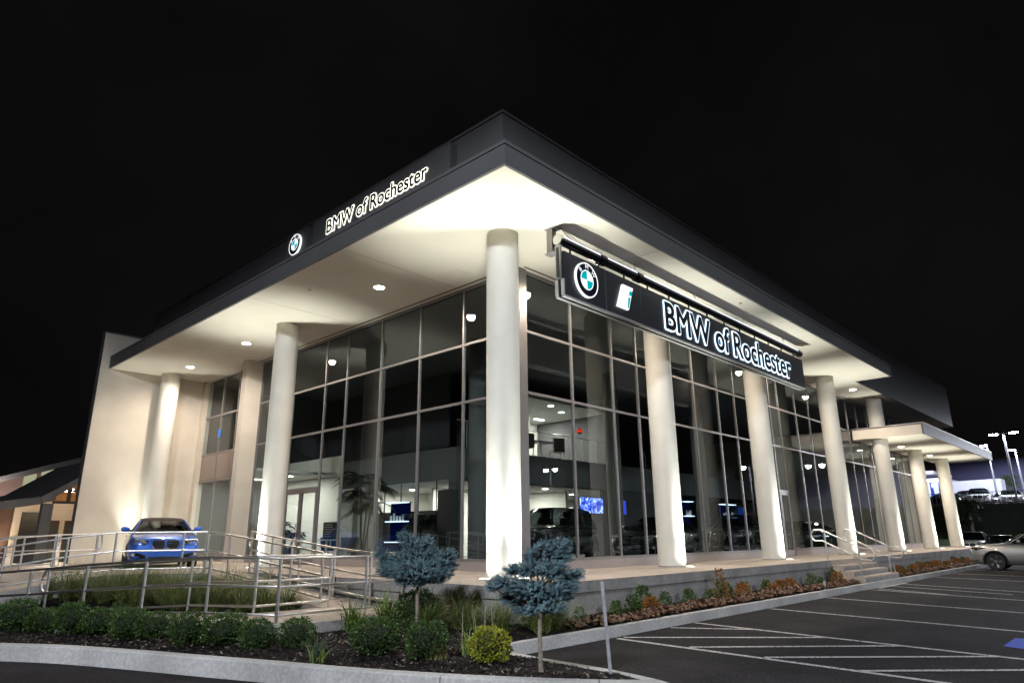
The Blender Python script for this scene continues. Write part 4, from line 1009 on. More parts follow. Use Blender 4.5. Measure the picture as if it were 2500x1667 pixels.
gm = [bedshrub(GRN, 70+k, 460, .22, .19, .055) for k in range(3)]; om = [bedshrub(ORG, 80+k, 460, .22, .15, .05) for k in range(2)]; hm = [heuchera(90+k) for k in range(3)]
rr = random.Random(12)
greens = [-1.5, -.2, .75, 1.35, 2.6, 3.5, 4.25, 5.1, 6.0, 7.2, 8.0, 9.2, 10.2, 11.0, 12.2, 17.2, 18.3, 19.4, 20.5, 21.6, 22.9, 24.3, 26, 28, 30]
oranges = [1.6, 5.6, 6.9, 7.6, 8.4, 11.4, 18.0, 19.8, 21.0, 22.2, 23.5, 25, 27, 29, 31]
heus = [-.9+.40*i for i in range(34)]+[16.8+.6*i for i in range(20)]
heus_old = [-.55, .2, .9, 1.55, 2.2, 2.9, 3.6, 4.3, 5.2, 6.1, 7.0, 8.8, 9.6, 10.6, 11.6, 17, 18.6, 20.2, 22, 24]
for k, x in enumerate(greens): thing_mesh('bed_shrub', gm[k % 3], (x, -2.0+rr.uniform(-.08, .05), -.64), rr.uniform(.55, .95), k*1.7, ORD[k]+' small green shrub from the corner along the terrace base wall', 'shrub', 'green shrubs in the right bed')
for k, x in enumerate(oranges): thing_mesh('bed_shrub', om[k % 2], (x, -2.25+rr.uniform(-.1, .1), -.65), rr.uniform(.8, 1.25), k*2.1, ORD[k]+' small orange brown shrub from the corner in the bed below the terrace', 'shrub', 'orange shrubs in the right bed')
for k, x in enumerate(heus): thing_mesh('bronze_plant', hm[k % 3], (x+rr.uniform(-.08, .08), -2.48+rr.uniform(-.09, .09), -.655), rr.uniform(.65, 1.05), k*1.1, ORD[k]+' low bronze leaved plant from the corner along the right kerb', 'plant', 'bronze plants along the right kerb')
tall = thing_mesh('tall_bed_shrub', joined([bedshrub(ORG, 99, 300, .2, .32, .05), bedshrub(GRN, 98, 200, .18, .2, .05)], 'tall'), (4.75, -2.1, -.65), 1.05, 0, 'tallest brownish shrub in the right bed, before the second column', 'shrub')
thing_mesh('tall_bed_shrub', bedshrub(GRN, 97, 700, .3, .30, .06), (1.75, -2.02, -.65), .8, 0, 'tall dark green shrub in the right bed near the corner', 'shrub')
thing_mesh('leafy_weed', bedshrub(leafmat('weed_leaf', (.20, .28, .05), (.12, .18, .03)), 95, 90, .07, .08, .09), (-1.75, -2.45, -.64), 1, 0, 'bright green weed by the right kerb behind the front spruce', 'plant')

# mulch chips
chips = MB(); chl = MB(); rr = random.Random(77); cnt = 0
while cnt < 12000:
    if rr.random() < .8: x, y = rr.uniform(-7.8, -2.9), rr.uniform(-5.6, 3.8)
    else: x, y = rr.uniform(-2.9, 20), rr.uniform(-2.7, -1.82)
    if not (inpoly(x, y, poly) or inpoly(x, y, bed2)): continue
    cnt += 1; z = soil_z(x, y)+.006; a = rr.uniform(0, 6.28); L = rr.uniform(.012, .035); wd = rr.uniform(.004, .010)
    d = Vector((math.cos(a), math.sin(a), rr.uniform(-.5, .7))).normalized()*L; s = Vector((-math.sin(a), math.cos(a), rr.uniform(-.6, .6)))*wd
    p = Vector((x, y, z)); (chl if rr.random() < .16 else chips).face([p-d-s, p+d-s, p+d+s, p-d+s])
m1 = chips.mesh('c'); m1.materials.append(CHIP); m2 = chl.mesh('c'); m2.materials.append(CHIPL)
o = bpy.data.objects.new('mulch_chips', joined([m1, m2], 'mulch_chips')); col.objects.link(o); tag(o, 'dark bark mulch chips on the planting beds', 'mulch', kind='stuff')

# marker stake and small post
stk = MB(); stk.hexa([(-3.45, -4.924, -.74), (-3.412, -4.938, -.74), (-3.407, -4.928, -.74), (-3.445, -4.914, -.74), (-3.445, -4.854, .27), (-3.412, -4.868, .27), (-3.407, -4.858, .27), (-3.44, -4.844, .27)])
o = stk.build('marker_stake', mat('white_stake', (.42, .42, .45), .6, var=.3, scale=12)); tag(o, 'flat white marker stake standing at the tip of the mulch island', 'stake')
o = MB().tube([(9.6, -2.62, -.66), (9.62, -2.62, -.42)], .03, 8).build('irrigation_post', KERB); tag(o, 'short pale post in the bed left of the steps', 'post')
o = MB().tube([(16.6, -2.5, -.66), (16.6, -2.5, -.15)], .03, 8).build('bed_post', STEEL); tag(o, 'short metal post in the bed right of the steps', 'post')

# ================================================================== CARS
def paint(name, c, rough=.28, metal=.35): return mat(name, c, rough, metal=metal, coat=1.0)
def lerpk(keys, t):
    for (a, va), (b, vb) in zip(keys[:-1], keys[1:]):
        if a <= t <= b:
            q = (t-a)/(b-a); q = q*q*(3-2*q) if len(keys) > 30 else q
            return va+(vb-va)*q
    return keys[-1][1] if t > keys[-1][0] else keys[0][1]
SPECS = {
 'convertible': dict(L=4.43, W=1.77, wr=.32, wx=.775, fa=-1.36, ra=1.33, zb=.17,
    top=[(-2.215, .64), (-2.17, .75), (-2.0, .82), (-1.6, .89), (-1.0, .95), (-.62, .98), (1.3, .98), (1.8, .99), (2.12, .95), (2.2, .86), (2.215, .7)],
    wid=[(-2.215, .62), (-2.17, .73), (-2.0, .83), (-1.6, .875), (-1.0, .885), (1.3, .885), (1.8, .86), (2.1, .78), (2.215, .66)],
    cab=dict(y=[-.85, -.10, .75, 1.55], z=1.41, wb=.78, wt=.56)),
 'suv': dict(L=4.5, W=1.84, wr=.36, wx=.80, fa=-1.38, ra=1.36, zb=.22,
    top=[(-2.25, .80), (-2.2, .94), (-2.05, 1.01), (-1.6, 1.06), (-1.0, 1.10), (-.75, 1.10), (1.8, 1.10), (2.12, 1.08), (2.22, .98), (2.25, .7)],
    wid=[(-2.25, .66), (-2.2, .76), (-2.0, .86), (-1.6, .91), (-1.0, .92), (1.5, .92), (2.0, .88), (2.25, .78)],
    cab=dict(y=[-.82, -.08, 1.75, 2.14], z=1.66, wb=.84, wt=.64)),
 'sedan': dict(L=4.7, W=1.82, wr=.33, wx=.79, fa=-1.42, ra=1.40, zb=.18,
    top=[(-2.35, .64), (-2.3, .75), (-2.1, .82), (-1.6, .89), (-1.0, .95), (-.75, .97), (1.4, 1.0), (1.9, 1.03), (2.25, 1.0), (2.33, .9), (2.35, .7)],
    wid=[(-2.35, .64), (-2.3, .74), (-2.1, .84), (-1.6, .89), (-1.0, .91), (1.3, .91), (1.9, .88), (2.2, .80), (2.35, .68)],
    cab=dict(y=[-.95, -.10, 1.0, 1.85], z=1.44, wb=.81, wt=.58)),
}
HLG = glassmat('headlamp_glass', (.8, .85, .9), 1.5); HLW = mat('lamp_reflector', (.75, .78, .8), .15, metal=.6); HLD = mat('headlamp_dark', (.008, .008, .010), .35); TAIL = mat('tail_lamp', (.25, .01, .01), .2, coat=1)
SEAT = mat('car_seat', (.03, .028, .026), .7)
def car(kind, loc, rz, body, label, roofm=None, detail=2, group=None, front='kidney'):
    S_ = SPECS[kind]; e = empty({'convertible': 'convertible_car', 'suv': 'parked_suv', 'sedan': 'parked_car'}[kind], loc, rz); tag(e, label, 'car', group)
    L, zb = S_['L'], S_['zb']; rings = []
    ys = [-L/2+L*i/44 for i in range(45)]; ys = sorted(set([-L/2, -L/2+.02, -L/2+.05]+ys+[L/2-.05, L/2-.02]))
    for y in ys:
        zt = lerpk(S_['top'], y); wd = lerpk(S_['wid'], y)
        endf = max(0, 1-(y+L/2)/.35); endr = max(0, 1-(L/2-y)/.3); zbb = zb+.10*endf**2+.14*endr**2
        h = zt-zbb
        half = [(0, zbb), (wd*.80, zbb), (wd*.95, zbb+h*.10), (wd*.995, zbb+h*.30), (wd, zbb+h*.52), (wd*.985, zbb+h*.70), (wd*.955, zbb+h*.84), (wd*.90, zbb+h*.95), (wd*.80, zt-.005), (wd*.5, zt+.018), (wd*.25, zt+.024), (0, zt+.026)]
        rings.append([(x, y, z) for x, z in half]+[(-x, y, z) for x, z in reversed(half[1:-1])])
    bmb = MB().loft(rings); ob = bmb.build('body', body, e, smooth=True, local=True, angle=50, fix=True)
    # wheel arches by boolean
    cut_ = MB()
    for yy in (S_['fa'], S_['ra']):
        for sg in (1, -1):
            n = 24; ra = S_['wr']+.055
            x0, x1 = sorted((sg*.58, sg*1.2))
            cut_.loft([[(xx, yy+ra*math.cos(6.2832*k/n), S_['wr']+ra*math.sin(6.2832*k/n)) for k in range(n)] for xx in (x0, x1)])
    cme = cut_.mesh('cut'); cme.materials.append(BLACK); bmx = bmesh.new(); bmx.from_mesh(cme); bmesh.ops.recalc_face_normals(bmx, faces=bmx.faces); bmx.to_mesh(cme); bmx.free()
    cob = bpy.data.objects.new('cut', cme); col.objects.link(cob)
    ob.parent = None
    md = ob.modifiers.new('b', 'BOOLEAN'); md.object = cob; md.operation = 'DIFFERENCE'; md.solver = 'EXACT'
    ob.data.materials.append(BLACK)
    dg = bpy.context.evaluated_depsgraph_get(); dg.update(); nm = bpy.data.meshes.new_from_object(ob.evaluated_get(dg)); ob.modifiers.clear()
    if len(nm.polygons) > 100:
        nm.materials.clear(); nm.materials.append(body); nm.materials.append(BLACK)
        for p in nm.polygons:
            c = p.center
            inw = any(abs(math.hypot(c.y-yy, c.z-S_['wr'])-S_['wr']-.05) < .03 and abs(c.x) < .97*S_['W']/2 for yy in (S_['fa'], S_['ra'])) or (abs(abs(c.x)-.58) < .01)
            p.material_index = 1 if inw and abs(p.normal.z) + abs(p.normal.y) + abs(p.normal.x) > 0 and abs(c.x) > .5 and (abs(p.normal.x) < .25 or abs(abs(c.x)-.58) < .02) else 0
        ob.data = nm
        try: nm.set_sharp_from_angle(angle=R(45))
        except Exception: pass
    bpy.data.objects.remove(cob); ob.parent = e
    # cabin
    cb = S_['cab']; y0, y1, y2, y3 = cb['y']; zt = cb['z']; wb, wt = cb['wb'], cb['wt']
    zb0, zb3 = lerpk(S_['top'], y0)+.0, lerpk(S_['top'], y3)
    zbm = lerpk(S_['top'], y1)-.03
    roofm = roofm or body
    def arch(w_, z_, y, cr_=.05, n=10, yb=0):
        return [(w_*math.sin(R(-90+180*k/n))*(1 if abs(k-n/2) > n/2-1 else 1), y+yb*math.cos(R(-90+180*k/n)), z_-cr_*(abs(-1+2*k/n)**2.2)) for k in range(n+1)]
    fr = arch(wt, zt-(.10 if kind == 'convertible' else .03), y1, .06, 10, -.10); bk = arch(wt*.98, zt-.04, y2, .07, 10, .06); md1 = arch(wt*1.03, zt, (y1*.55+y2*.45), .06)
    rf = MB(); rf.grid(lambda u, v: Vector(fr[round(v*10)]).lerp(Vector(md1[round(v*10)]), u*2) if u <= .5 else Vector(md1[round(v*10)]).lerp(Vector(bk[round(v*10)]), u*2-1), 6, 10)
    ro = rf.build('roof', roofm, e, smooth=True, local=True); sd = ro.modifiers.new('s', 'SOLIDIFY'); sd.thickness = .03; sd.offset = 1
    wbF = arch(wb*.97, zb0+.02, y0, .03, 10, -.28); wbR = arch(wb*.95, zb3-.01, y3, .03, 10, .16)
    MB().grid(lambda u, v: Vector(wbF[round(v*10)]).lerp(Vector(fr[round(v*10)]), u)+Vector((0, -.02*math.sin(math.pi*u), .02*math.sin(math.pi*u))), 4, 10).build('windscreen', CARGLASS, e, smooth=True, local=True)
    rw = MB().grid(lambda u, v: Vector(bk[round(v*10)]).lerp(Vector(wbR[round(v*10)]), u)+Vector((0, .02*math.sin(math.pi*u), .02*math.sin(math.pi*u))), 4, 10).build('rear_window', CARGLASS if kind != 'convertible' else roofm, e, smooth=True, local=True)
    for sg in (1, -1):
        A0 = Vector((sg*wb*.97, y0, zb0-.01)); A1 = Vector((sg*wt, y1, zt-.10)); A2 = Vector((sg*wt*.98, y2, zt-.11)); A3 = Vector((sg*wb*.95, y3, zb3-.04))
        mid = (A1+A2)/2; midb = (A0+A3)/2+Vector((sg*.03, 0, 0))
        MB().face([A0, midb, mid, A1]).build('side_window', CARGLASS, e, local=True); MB().face([midb, A3, A2, mid]).build('side_window', CARGLASS, e, local=True)
        MB().tube([A0, A1], .026, 6).build('pillar', body, e, local=True, smooth=True); MB().tube([A1, mid, A2], .026, 6).build('roof_rail', roofm, e, local=True, smooth=True); MB().tube([A2, A3], .035, 6).build('pillar', roofm, e, local=True, smooth=True)
        MB().tube([mid, midb], .025, 6).build('pillar', BLACK, e, local=True)
        if detail:
            mx = sg*(wb+.14); mm = MB(); mm.loft([[(mx-sg*.10+.0, y0+.38+.07*math.cos(t)*f, zb0+.10+.065*math.sin(t)*f) for t in [6.2832*i/12 for i in range(12)]] if 0 else [(mx+sg*dx, y0+.40+.07*math.cos(t)*f, zb0+.10+.07*math.sin(t)*f) for t in [6.2832*i/12 for i in range(12)]] for dx, f in ((-.10, .5), (-.05, .95), (.05, 1.0), (.10, .8), (.12, .3))])
            mm.build('wing_mirror', body, e, smooth=True, local=True, fix=True)
            MB().box(min(sg*(wb-.02), sg*(wb+.08)), max(sg*(wb-.02), sg*(wb+.08)), y0+.38, y0+.42, zb0+.04, zb0+.08).build('mirror_arm', BLACK, e, local=True)
    # interior
    if detail:
        for sg in (.36, -.36):
            MB().box(sg-.23, sg+.23, y1+.42, y1+.56, .55, zt-.34).build('seat', SEAT, e, local=True); MB().box(sg-.12, sg+.12, y1+.45, y1+.54, zt-.33, zt-.14).build('headrest', SEAT, e, local=True)
        MB().box(-wb*.85, wb*.85, y0+.12, y0+.5, zb0-.12, zb0+.02).build('dashboard', BLACK, e, local=True)
    # wheels
    for yy in (S_['fa'], S_['ra']):
        for sg in (1, -1):
            wh = MB(); n = 28; xo = sg*(S_['W']/2-.02); xi = sg*(S_['W']/2-.23); r = S_['wr']
            prof = [(xi, r*.70), (xi, r*.96), (xi+(xo-xi)*.15, r), (xi+(xo-xi)*.85, r), (xo, r*.95), (xo, r*.72), (xo-sg*.03, r*.70)]
            wh.loft([[(x, yy+q*math.cos(6.2832*k/n), r+q*math.sin(6.2832*k/n)) for k in range(n)] for x, q in prof])
            w_ = wh.build('wheel', TYRE, e, smooth=True, local=True, fix=True)
            rim = MB(); xr = xo-sg*.015
            rim.loft([[(xr-sg*a, yy+q*math.cos(6.2832*k/n), r+q*math.sin(6.2832*k/n)) for k in range(n)] for a, q in ((.0, r*.72), (-.006*1, r*.70), (.02, r*.65))], cap=False)
            ns = 5
            for k in range(ns):
                for off in (-.13, .13):
                    a = 6.2832*k/ns+off; ca, sa = math.cos(a), math.sin(a); t = Vector((0, -sa, ca))*.018
                    c0 = Vector((xr-sg*.02, yy+ca*r*.10, r+sa*r*.10)); c1 = Vector((xr-sg*.006, yy+ca*r*.70, r+sa*r*.70)); dp = Vector((-sg*.03, 0, 0))
                    rim.hexa([c0-t, c1-t, c1+t, c0+t, c0-t+dp, c1-t+dp, c1+t+dp, c0+t+dp])
            rim.tube([(xr-sg*.04, yy, r), (xr-sg*.0, yy, r)], r*.16, 14)
            rim.build('rim', CHROME if detail else HLW, w_, smooth=True, local=True, fix=True)
            MB().tube([(xi+sg*.08, yy, r), (xi+sg*.10, yy, r)], r*.66, 20).build('brake_disc', BLACK, w_, local=True)
    if kind == 'suv':
        for yy in (S_['fa'], S_['ra']):
            for sg in (1, -1): MB().tube([(sg*(S_['W']/2-.004), yy+(S_['wr']+.075)*math.cos(R(a)), S_['wr']+(S_['wr']+.075)*math.sin(R(a))) for a in range(-12, 193, 12)], .032, 6).build('arch_trim', BLACK, e, local=True, smooth=True)
    # lamps
    yf, yr = -L/2, L/2
    zh = S_['top'][1][1]
    def surf_y(x, z, front=True):
        # nose y at half width x (approx): first station whose width covers x and height covers z
        for y in [(-L/2+.01*i) for i in range(120)] if front else [(L/2-.01*i) for i in range(120)]:
            if lerpk(S_['wid'], y)*.97 >= abs(x) and lerpk(S_['top'], y) >= z: return y
        return -L/2
    def patch(pts, m, name, out=.012, parent=e, th=.05):
        sgn = -1 if pts[0][2] == 'f' else 1; ff = pts[0][2] == 'f'
        q = [(x, surf_y(x, z, ff)+sgn*out, z) for x, z, _ in pts]
        b = MB(); n = len(q); b.loft([q, [(x, y-sgn*th, z) for x, y, z in q]]); return b.build(name, m, parent, local=True, fix=True)
    for sg in (1, -1):
        W2 = S_['W']/2
        hl = patch([(sg*W2*.50, zh-.10, 'f'), (sg*W2*.70, zh-.14, 'f'), (sg*W2*.90, zh-.13, 'f'), (sg*W2*.955, zh+.0, 'f'), (sg*W2*.80, zh+.02, 'f'), (sg*W2*.60, zh+.0, 'f'), (sg*W2*.46, zh-.02, 'f')], HLD, 'headlight', .045)
        if detail:
            for fx, rr_ in ((.64, .050), (.80, .055)):
                yy = surf_y(sg*W2*fx, zh-.06)-.052
                MB().loft([[(sg*W2*fx+rr_*q*math.cos(t), yy-dy, zh-.06+rr_*q*math.sin(t)) for t in [6.2832*i/16 for i in range(16)]] for dy, q in ((0, 1), (.006, 1), (.006, .84), (0, .82))], cap=False).build('lamp_ring', HLW, hl, local=True)
                MB().tube([(sg*W2*fx, yy+.02, zh-.06), (sg*W2*fx, yy-.004, zh-.06)], rr_*.3, 12).build('lamp_lens', HLW, hl, local=True)
            patch([(sg*W2*.50, zh-.005, 'f'), (sg*W2*.62, zh+.010, 'f'), (sg*W2*.82, zh+.028, 'f'), (sg*W2*.80, zh+.012, 'f'), (sg*W2*.62, zh-.008, 'f')], HLW, 'brow_light', .05)
        if front == 'kidney':
            kg = patch([(sg*.03, zh-.21, 'f'), (sg*.10, zh-.235, 'f'), (sg*.27, zh-.225, 'f'), (sg*.315, zh-.13, 'f'), (sg*.30, zh-.02, 'f'), (sg*.20, zh+.0, 'f'), (sg*.05, zh-.01, 'f'), (sg*.025, zh-.06, 'f')], BLACK, 'grille', .03)
            pp = [(sg*.03, zh-.21), (sg*.10, zh-.235), (sg*.27, zh-.225), (sg*.315, zh-.13), (sg*.30, zh-.02), (sg*.20, zh+.0), (sg*.05, zh-.01), (sg*.025, zh-.06)]
            loop = [(x, surf_y(x, z)-.034, z) for x, z in pp+pp[:1]]
            MB().tube(loop, .009, 6).build('chrome_rim', CHROME, kg, local=True)
            for q in range(6): MB().box(sg*(.06+.046*q)-.006, sg*(.06+.046*q)+.006, -L/2-.042, -L/2+.0, zh-.19, zh-.06).build('slat', HLD, kg, local=True)
        patch([(sg*W2*.48, zb+.13, 'f'), (sg*W2*.66, zb+.10, 'f'), (sg*W2*.90, zb+.14, 'f'), (sg*W2*.94, zb+.27, 'f'), (sg*W2*.72, zb+.255, 'f'), (sg*W2*.52, zb+.20, 'f')], BLACK, 'intake', .075)
        fy = surf_y(sg*W2*.83, zb+.2)-.085
        if detail: MB().tube([(sg*W2*.83, fy+.03, zb+.205), (sg*W2*.83, fy, zb+.205)], .045, 14).build('fog_lamp', HLW, e, local=True)
        tl = patch([(sg*W2*.55, zh+.05, 'r'), (sg*W2*.93, zh+.03, 'r'), (sg*W2*.95, zh+.16, 'r'), (sg*W2*.60, zh+.14, 'r')], TAIL, 'tail_light', .02)
    patch([(-.42, zb+.055, 'f'), (0, zb+.04, 'f'), (.42, zb+.055, 'f'), (.36, zb+.14, 'f'), (0, zb+.15, 'f'), (-.36, zb+.14, 'f')], BLACK, 'lower_intake', .03)
    if detail:
        bz = zh+.05; by = surf_y(0, bz)-.012
        MB().loft([[(.042*q*math.cos(t), by-dy+.006*math.sin(t), bz+.036*q*math.sin(t)) for t in [6.2832*i/16 for i in range(16)]] for dy, q in ((-.03, 1), (.006, 1), (.010, .8))]).build('badge', CHROME, e, local=True)
    MB().box(-.26, .26, L/2-.01, L/2+.012, zb+.42, zb+.55).build('rear_plate', HLD, e, local=True)
    return e
BLUE = paint('blue_car_paint', (.045, .165, .66), .30, .35)
bc = car('convertible', (-1.62, 13.38, .003), R(-16), BLUE, 'blue convertible with a black soft top parked on the terrace', mat('soft_top', (.035, .022, .02), .85))
bc.scale = (1.08, 1.05, 1.04)
SIL = paint('silver_car_paint', (.40, .39, .38), .3, .6); DRK = paint('dark_car_paint', (.012, .012, .015), .2, .3); WHT = paint('white_car_paint', (.62, .62, .64), .3, .1)
car('suv', (27.6, -5.2, ZA+.002), R(180), SIL, 'silver SUV parked nose to the kerb at the right edge')
# showroom cars
car('suv', (6.6, 4.3, .014), R(-70), DRK, 'black SUV on the showroom floor behind the corner glass', detail=1, group='cars on the showroom floor')
car('sedan', (12.0, 3.9, .014), R(-80), DRK, 'black saloon on the showroom floor behind the second column', detail=1, group='cars on the showroom floor')

def park_copy(src, loc, rz, label, group):
    c = copy_tree(src); c.location = loc; c.rotation_euler = (0, 0, rz); return tag(c, label, 'car', group)
show = [o for o in bpy.data.objects if o.parent is None and o.get('group') == 'cars on the showroom floor']
park_copy(show[1], (19.2, 4.3, .014), R(-75), 'black saloon on the showroom floor behind the third column', 'cars on the showroom floor')
park_copy(show[0], (25.6, 4.2, .014), R(-110), 'black SUV on the showroom floor deep behind the canopy columns', 'cars on the showroom floor')
silv = [o for o in bpy.data.objects if o.parent is None and o.name.startswith('parked_suv') and 'silver' in o.get('label', '')][0]
for k, (x, y) in enumerate(((30, -17), (33.2, -17.2), (36.2, -17), (42.5, -17.3), (24, -17.1), (46, -17))):
    park_copy(show[k % 2] if k % 3 else silv, (x, y, ZA+.002), R(180 if k % 2 else 0), ('silver SUV' if k % 3 == 0 else 'black car')+' parked '+('left of the row' if x < 29 else 'at the near end of the row' if x < 31 else 'second in the row' if x < 34 else 'mid row' if x < 40 else 'past the gap in the row' if x < 44 else 'at the far end of the row')+' across the front car park', 'cars parked across the front car park')
# ================================================================== NEIGHBOURING PORCH ON THE LEFT
N = empty('porch_house', (-4, 26, ZA)); tag(N, 'dark gabled porch with lit white boarding beyond the end wall', 'house')
WB = mat('white_boarding', (.66, .60, .52), .7, var=.06, scale=2); WOOD = mat('wood_ceiling', (.42, .20, .06), .6, var=.3, scale=6); ROOFT = mat('dark_shingle', (.055, .055, .058), .85, var=.25, scale=3, bump=.5, bscale=12)
FX = lambda x: x
WHB = mat('grey_post', (.10, .10, .10), .85)
for k in range(5): MB().box(-1.95, .4, 25.98-.004*k, 26.02, 1.67+.145*k, 1.81+.145*k).build('board', WB, N)
MB().box(-2.0, .4, 26.03, 26.2, ZA, 2.45).build('rear_wall', WB, N)
MB().box(-1.36, -1.17, 25.97, 26.025, ZA, 1.665).build('door_pier', WB, N)
for (a, b) in ((-1.76, -1.37), (-1.16, -.6)):
    d = MB().box(a, b, 25.985, 26.028, ZA, 1.66).build('porch_door', mat('dark_door', (.045, .018, .010), .4), N)
    MB().box(a+.06, b-.06, 25.976, 25.984, ZA+.3, 1.45).build('door_glass', mat('door_glass_dark', (.03, .035, .03), .1), d)
MB().box(-2.84, -2.0, 26.1, 26.2, ZA, 2.0).build('dark_recess', BLACK, N)
MB().box(-2.84, -2.0, 25.95, 26.2, 2.003, 2.40).build('lintel', WB, N)
MB().box(-3.12, -2.843, 25.85, 26.2, ZA, 2.40).build('pilaster', WB, N)
for k in range(9): MB().box(-6.5, -3.125, 26.0-.003*k, 26.2, -.7+.32*k, -.395+.32*k).build('clad_board', mat('brown_cladding', (.12, .07, .05), .7, var=.2, scale=3), N)
MB().box(-3.21, -2.86, 21.0, 21.35, ZA, 2.15).build('porch_post', WHB, N)
MB().box(-6.9, -6.5, 21.0, 21.35, ZA, 2.15).build('porch_post', WHB, N)
MB().hexa([(-9, 21.0, 1.0), (-3.2, 21.0, 2.14), (-3.2, 21.3, 2.14), (-9, 21.3, 1.0), (-9, 21.0, 1.25), (-3.32, 21.0, 2.40), (-3.32, 21.3, 2.40), (-9, 21.3, 1.25)]).build('eaves_board', FASCIA, N, fix=True)
MB().hexa([(-3.25, 20.95, 2.16), (-2.8, 20.95, 2.30), (-2.8, 21.25, 2.30), (-3.25, 21.25, 2.16), (-3.33, 20.95, 2.38), (-2.87, 20.95, 2.42), (-2.87, 21.25, 2.42), (-3.33, 21.25, 2.38)]).build('rafter_foot', FASCIA, N, fix=True)
MB().hexa([(-2.86, 20.94, 2.40), (-.6, 20.94, 4.01), (-.6, 21.24, 4.01), (-2.86, 21.24, 2.40), (-3.32, 20.94, 2.38), (-.6, 20.94, 4.27), (-.6, 21.24, 4.27), (-3.32, 21.24, 2.38)]).build('rafter', FASCIA, N, fix=True)
MB().box(-2.86, .4, 21.02, 21.24, 2.165, 2.255).build('tie_beam', BLACK, N)
MB().box(-2.43, -2.32, 21.04, 21.2, 2.256, 2.72).build('king_post', BLACK, N)
MB().box(-2.30, .2, 21.05, 21.19, 2.62, 2.70).build('collar_beam', BLACK, N)
rq = lambda *p: MB().face(p)
rq((-9, 20.95, 1.26), (-3.33, 20.93, 2.41), (-1.61, 27, 4.0), (-3.37, 27, 2.71), (-7, 27, 1.9)).build('roof_slope', ROOFT, N)
rq((-3.33, 20.93, 2.41), (-.6, 20.93, 4.29), (.8, 27, 4.72), (-.47, 27, 4.33), (-1.61, 27, 4.0)).build('roof_slope', ROOFT, N)
MB().hexa([(-2.9, 21.3, 2.36), (-.1, 21.3, 4.25), (-.1, 26.1, 4.25), (-2.9, 26.1, 2.36), (-2.95, 21.3, 2.40), (-.15, 21.3, 4.29), (-.15, 26.1, 4.29), (-2.95, 26.1, 2.40)]).build('wood_ceiling', WOOD, N, fix=True)
MB().hexa([(-2.0, 26.0, 2.46), (.4, 26.0, 2.46), (.4, 26.1, 2.46), (-2.0, 26.1, 2.46), (-2.0, 26.0, 2.95), (.4, 26.0, 4.2), (.4, 26.1, 4.2), (-2.0, 26.1, 2.95)]).build('gable_panel', WOOD, N, fix=True)
for x in (-1.75, -1.5):
    MB().tube([(x, 24.3, 2.92), (x, 24.3, 2.80)], .06, 14).build('ceiling_lamp', DLENS, N); lamp('SPOT', (x, 24.5, 2.6), 300, (1, .90, .78), N, .06, (R(-30), 0, 0), 150, .6)
lamp('POINT', (-1.8, 23.4, 2.35), 40, (1, .78, .52), N, .1)
lamp('SPOT', (-3.3, 25.3, -.3), 200, (1, .78, .58), N, .06, (R(170), R(-18), 0), 80, .8)
# long roof further back with a lit clerestory
N2 = empty('long_shed', (-8, 40, ZA)); tag(N2, 'long low building with a lit clerestory behind the porch', 'building')
MB().hexa([(-9, 38.0, 1.45), (6, 38.0, 6.75), (6, 44, 6.9), (-9, 44, 1.6), (-9, 38.0, 1.75), (6, 38.0, 7.1), (6, 44, 7.25), (-9, 44, 1.9)]).build('roof', FASCIA, N2, fix=True)
MB().hexa([(-9, 39.9, ZA), (6, 39.9, ZA), (6, 40.1, ZA), (-9, 40.1, ZA), (-9, 39.9, 1.55), (6, 39.9, 6.8), (6, 40.1, 6.8), (-9, 40.1, 1.55)]).build('wall', mat('pinkish_wall', (.30, .21, .19), .8), N2, fix=True)
for x in (-.25, .6): MB().hexa([(x, 39.86, 3.4), (x+.62, 39.86, 3.4), (x+.62, 39.89, 3.4), (x, 39.89, 3.4), (x, 39.86, 4.55+(x+.25)*.36), (x+.62, 39.86, 4.76+(x+.25)*.36), (x+.62, 39.89, 4.76+(x+.25)*.36), (x, 39.89, 4.55+(x+.25)*.36)]).build('window', emis('clerestory', (.85, .85, .55), .22), N2, fix=True)
lamp('POINT', (-2.0, 37.2, 3.4), 140, (1, .85, .75), N2, .3)

# ================================================================== RIGHT BACKGROUND
lawn = MB().hexa([(45.5, -40, ZA-.1), (54.2, -40, ZA-.1), (54.2, 60, ZA-.1), (45.5, 60, ZA-.1), (45.5, -40, ZA+.01), (54.2, -40, .85), (54.2, 60, .85), (45.5, 60, ZA+.01)]).build('lawn', mat('lawn', (.05, .11, .025), .8, var=.5, scale=3, bump=.6, bscale=30), fix=True); tag(lawn, kind='structure')
MB_ = MB().box(54.3, 300, -80, 120, ZA-.2, 2.9); o = MB_.build('upper_car_park', ASPH); tag(o, kind='structure')
rw_ = empty('retaining_wall', (54.2, 10, 0)); tag(rw_, 'dark block retaining wall below the upper car park on the right', 'wall')
RWM = mat('dark_block', (.035, .036, .036), .9, var=.3, scale=1.5, bump=.6, bscale=6)
for r in range(5):
    MB().box(54.0+.03*r, 54.28, -40, 60, .5+.49*r, .98+.49*r).build('block_course', RWM, rw_)
LAMPC = emis('lot_lamp', (.82, .88, 1.0), 60)
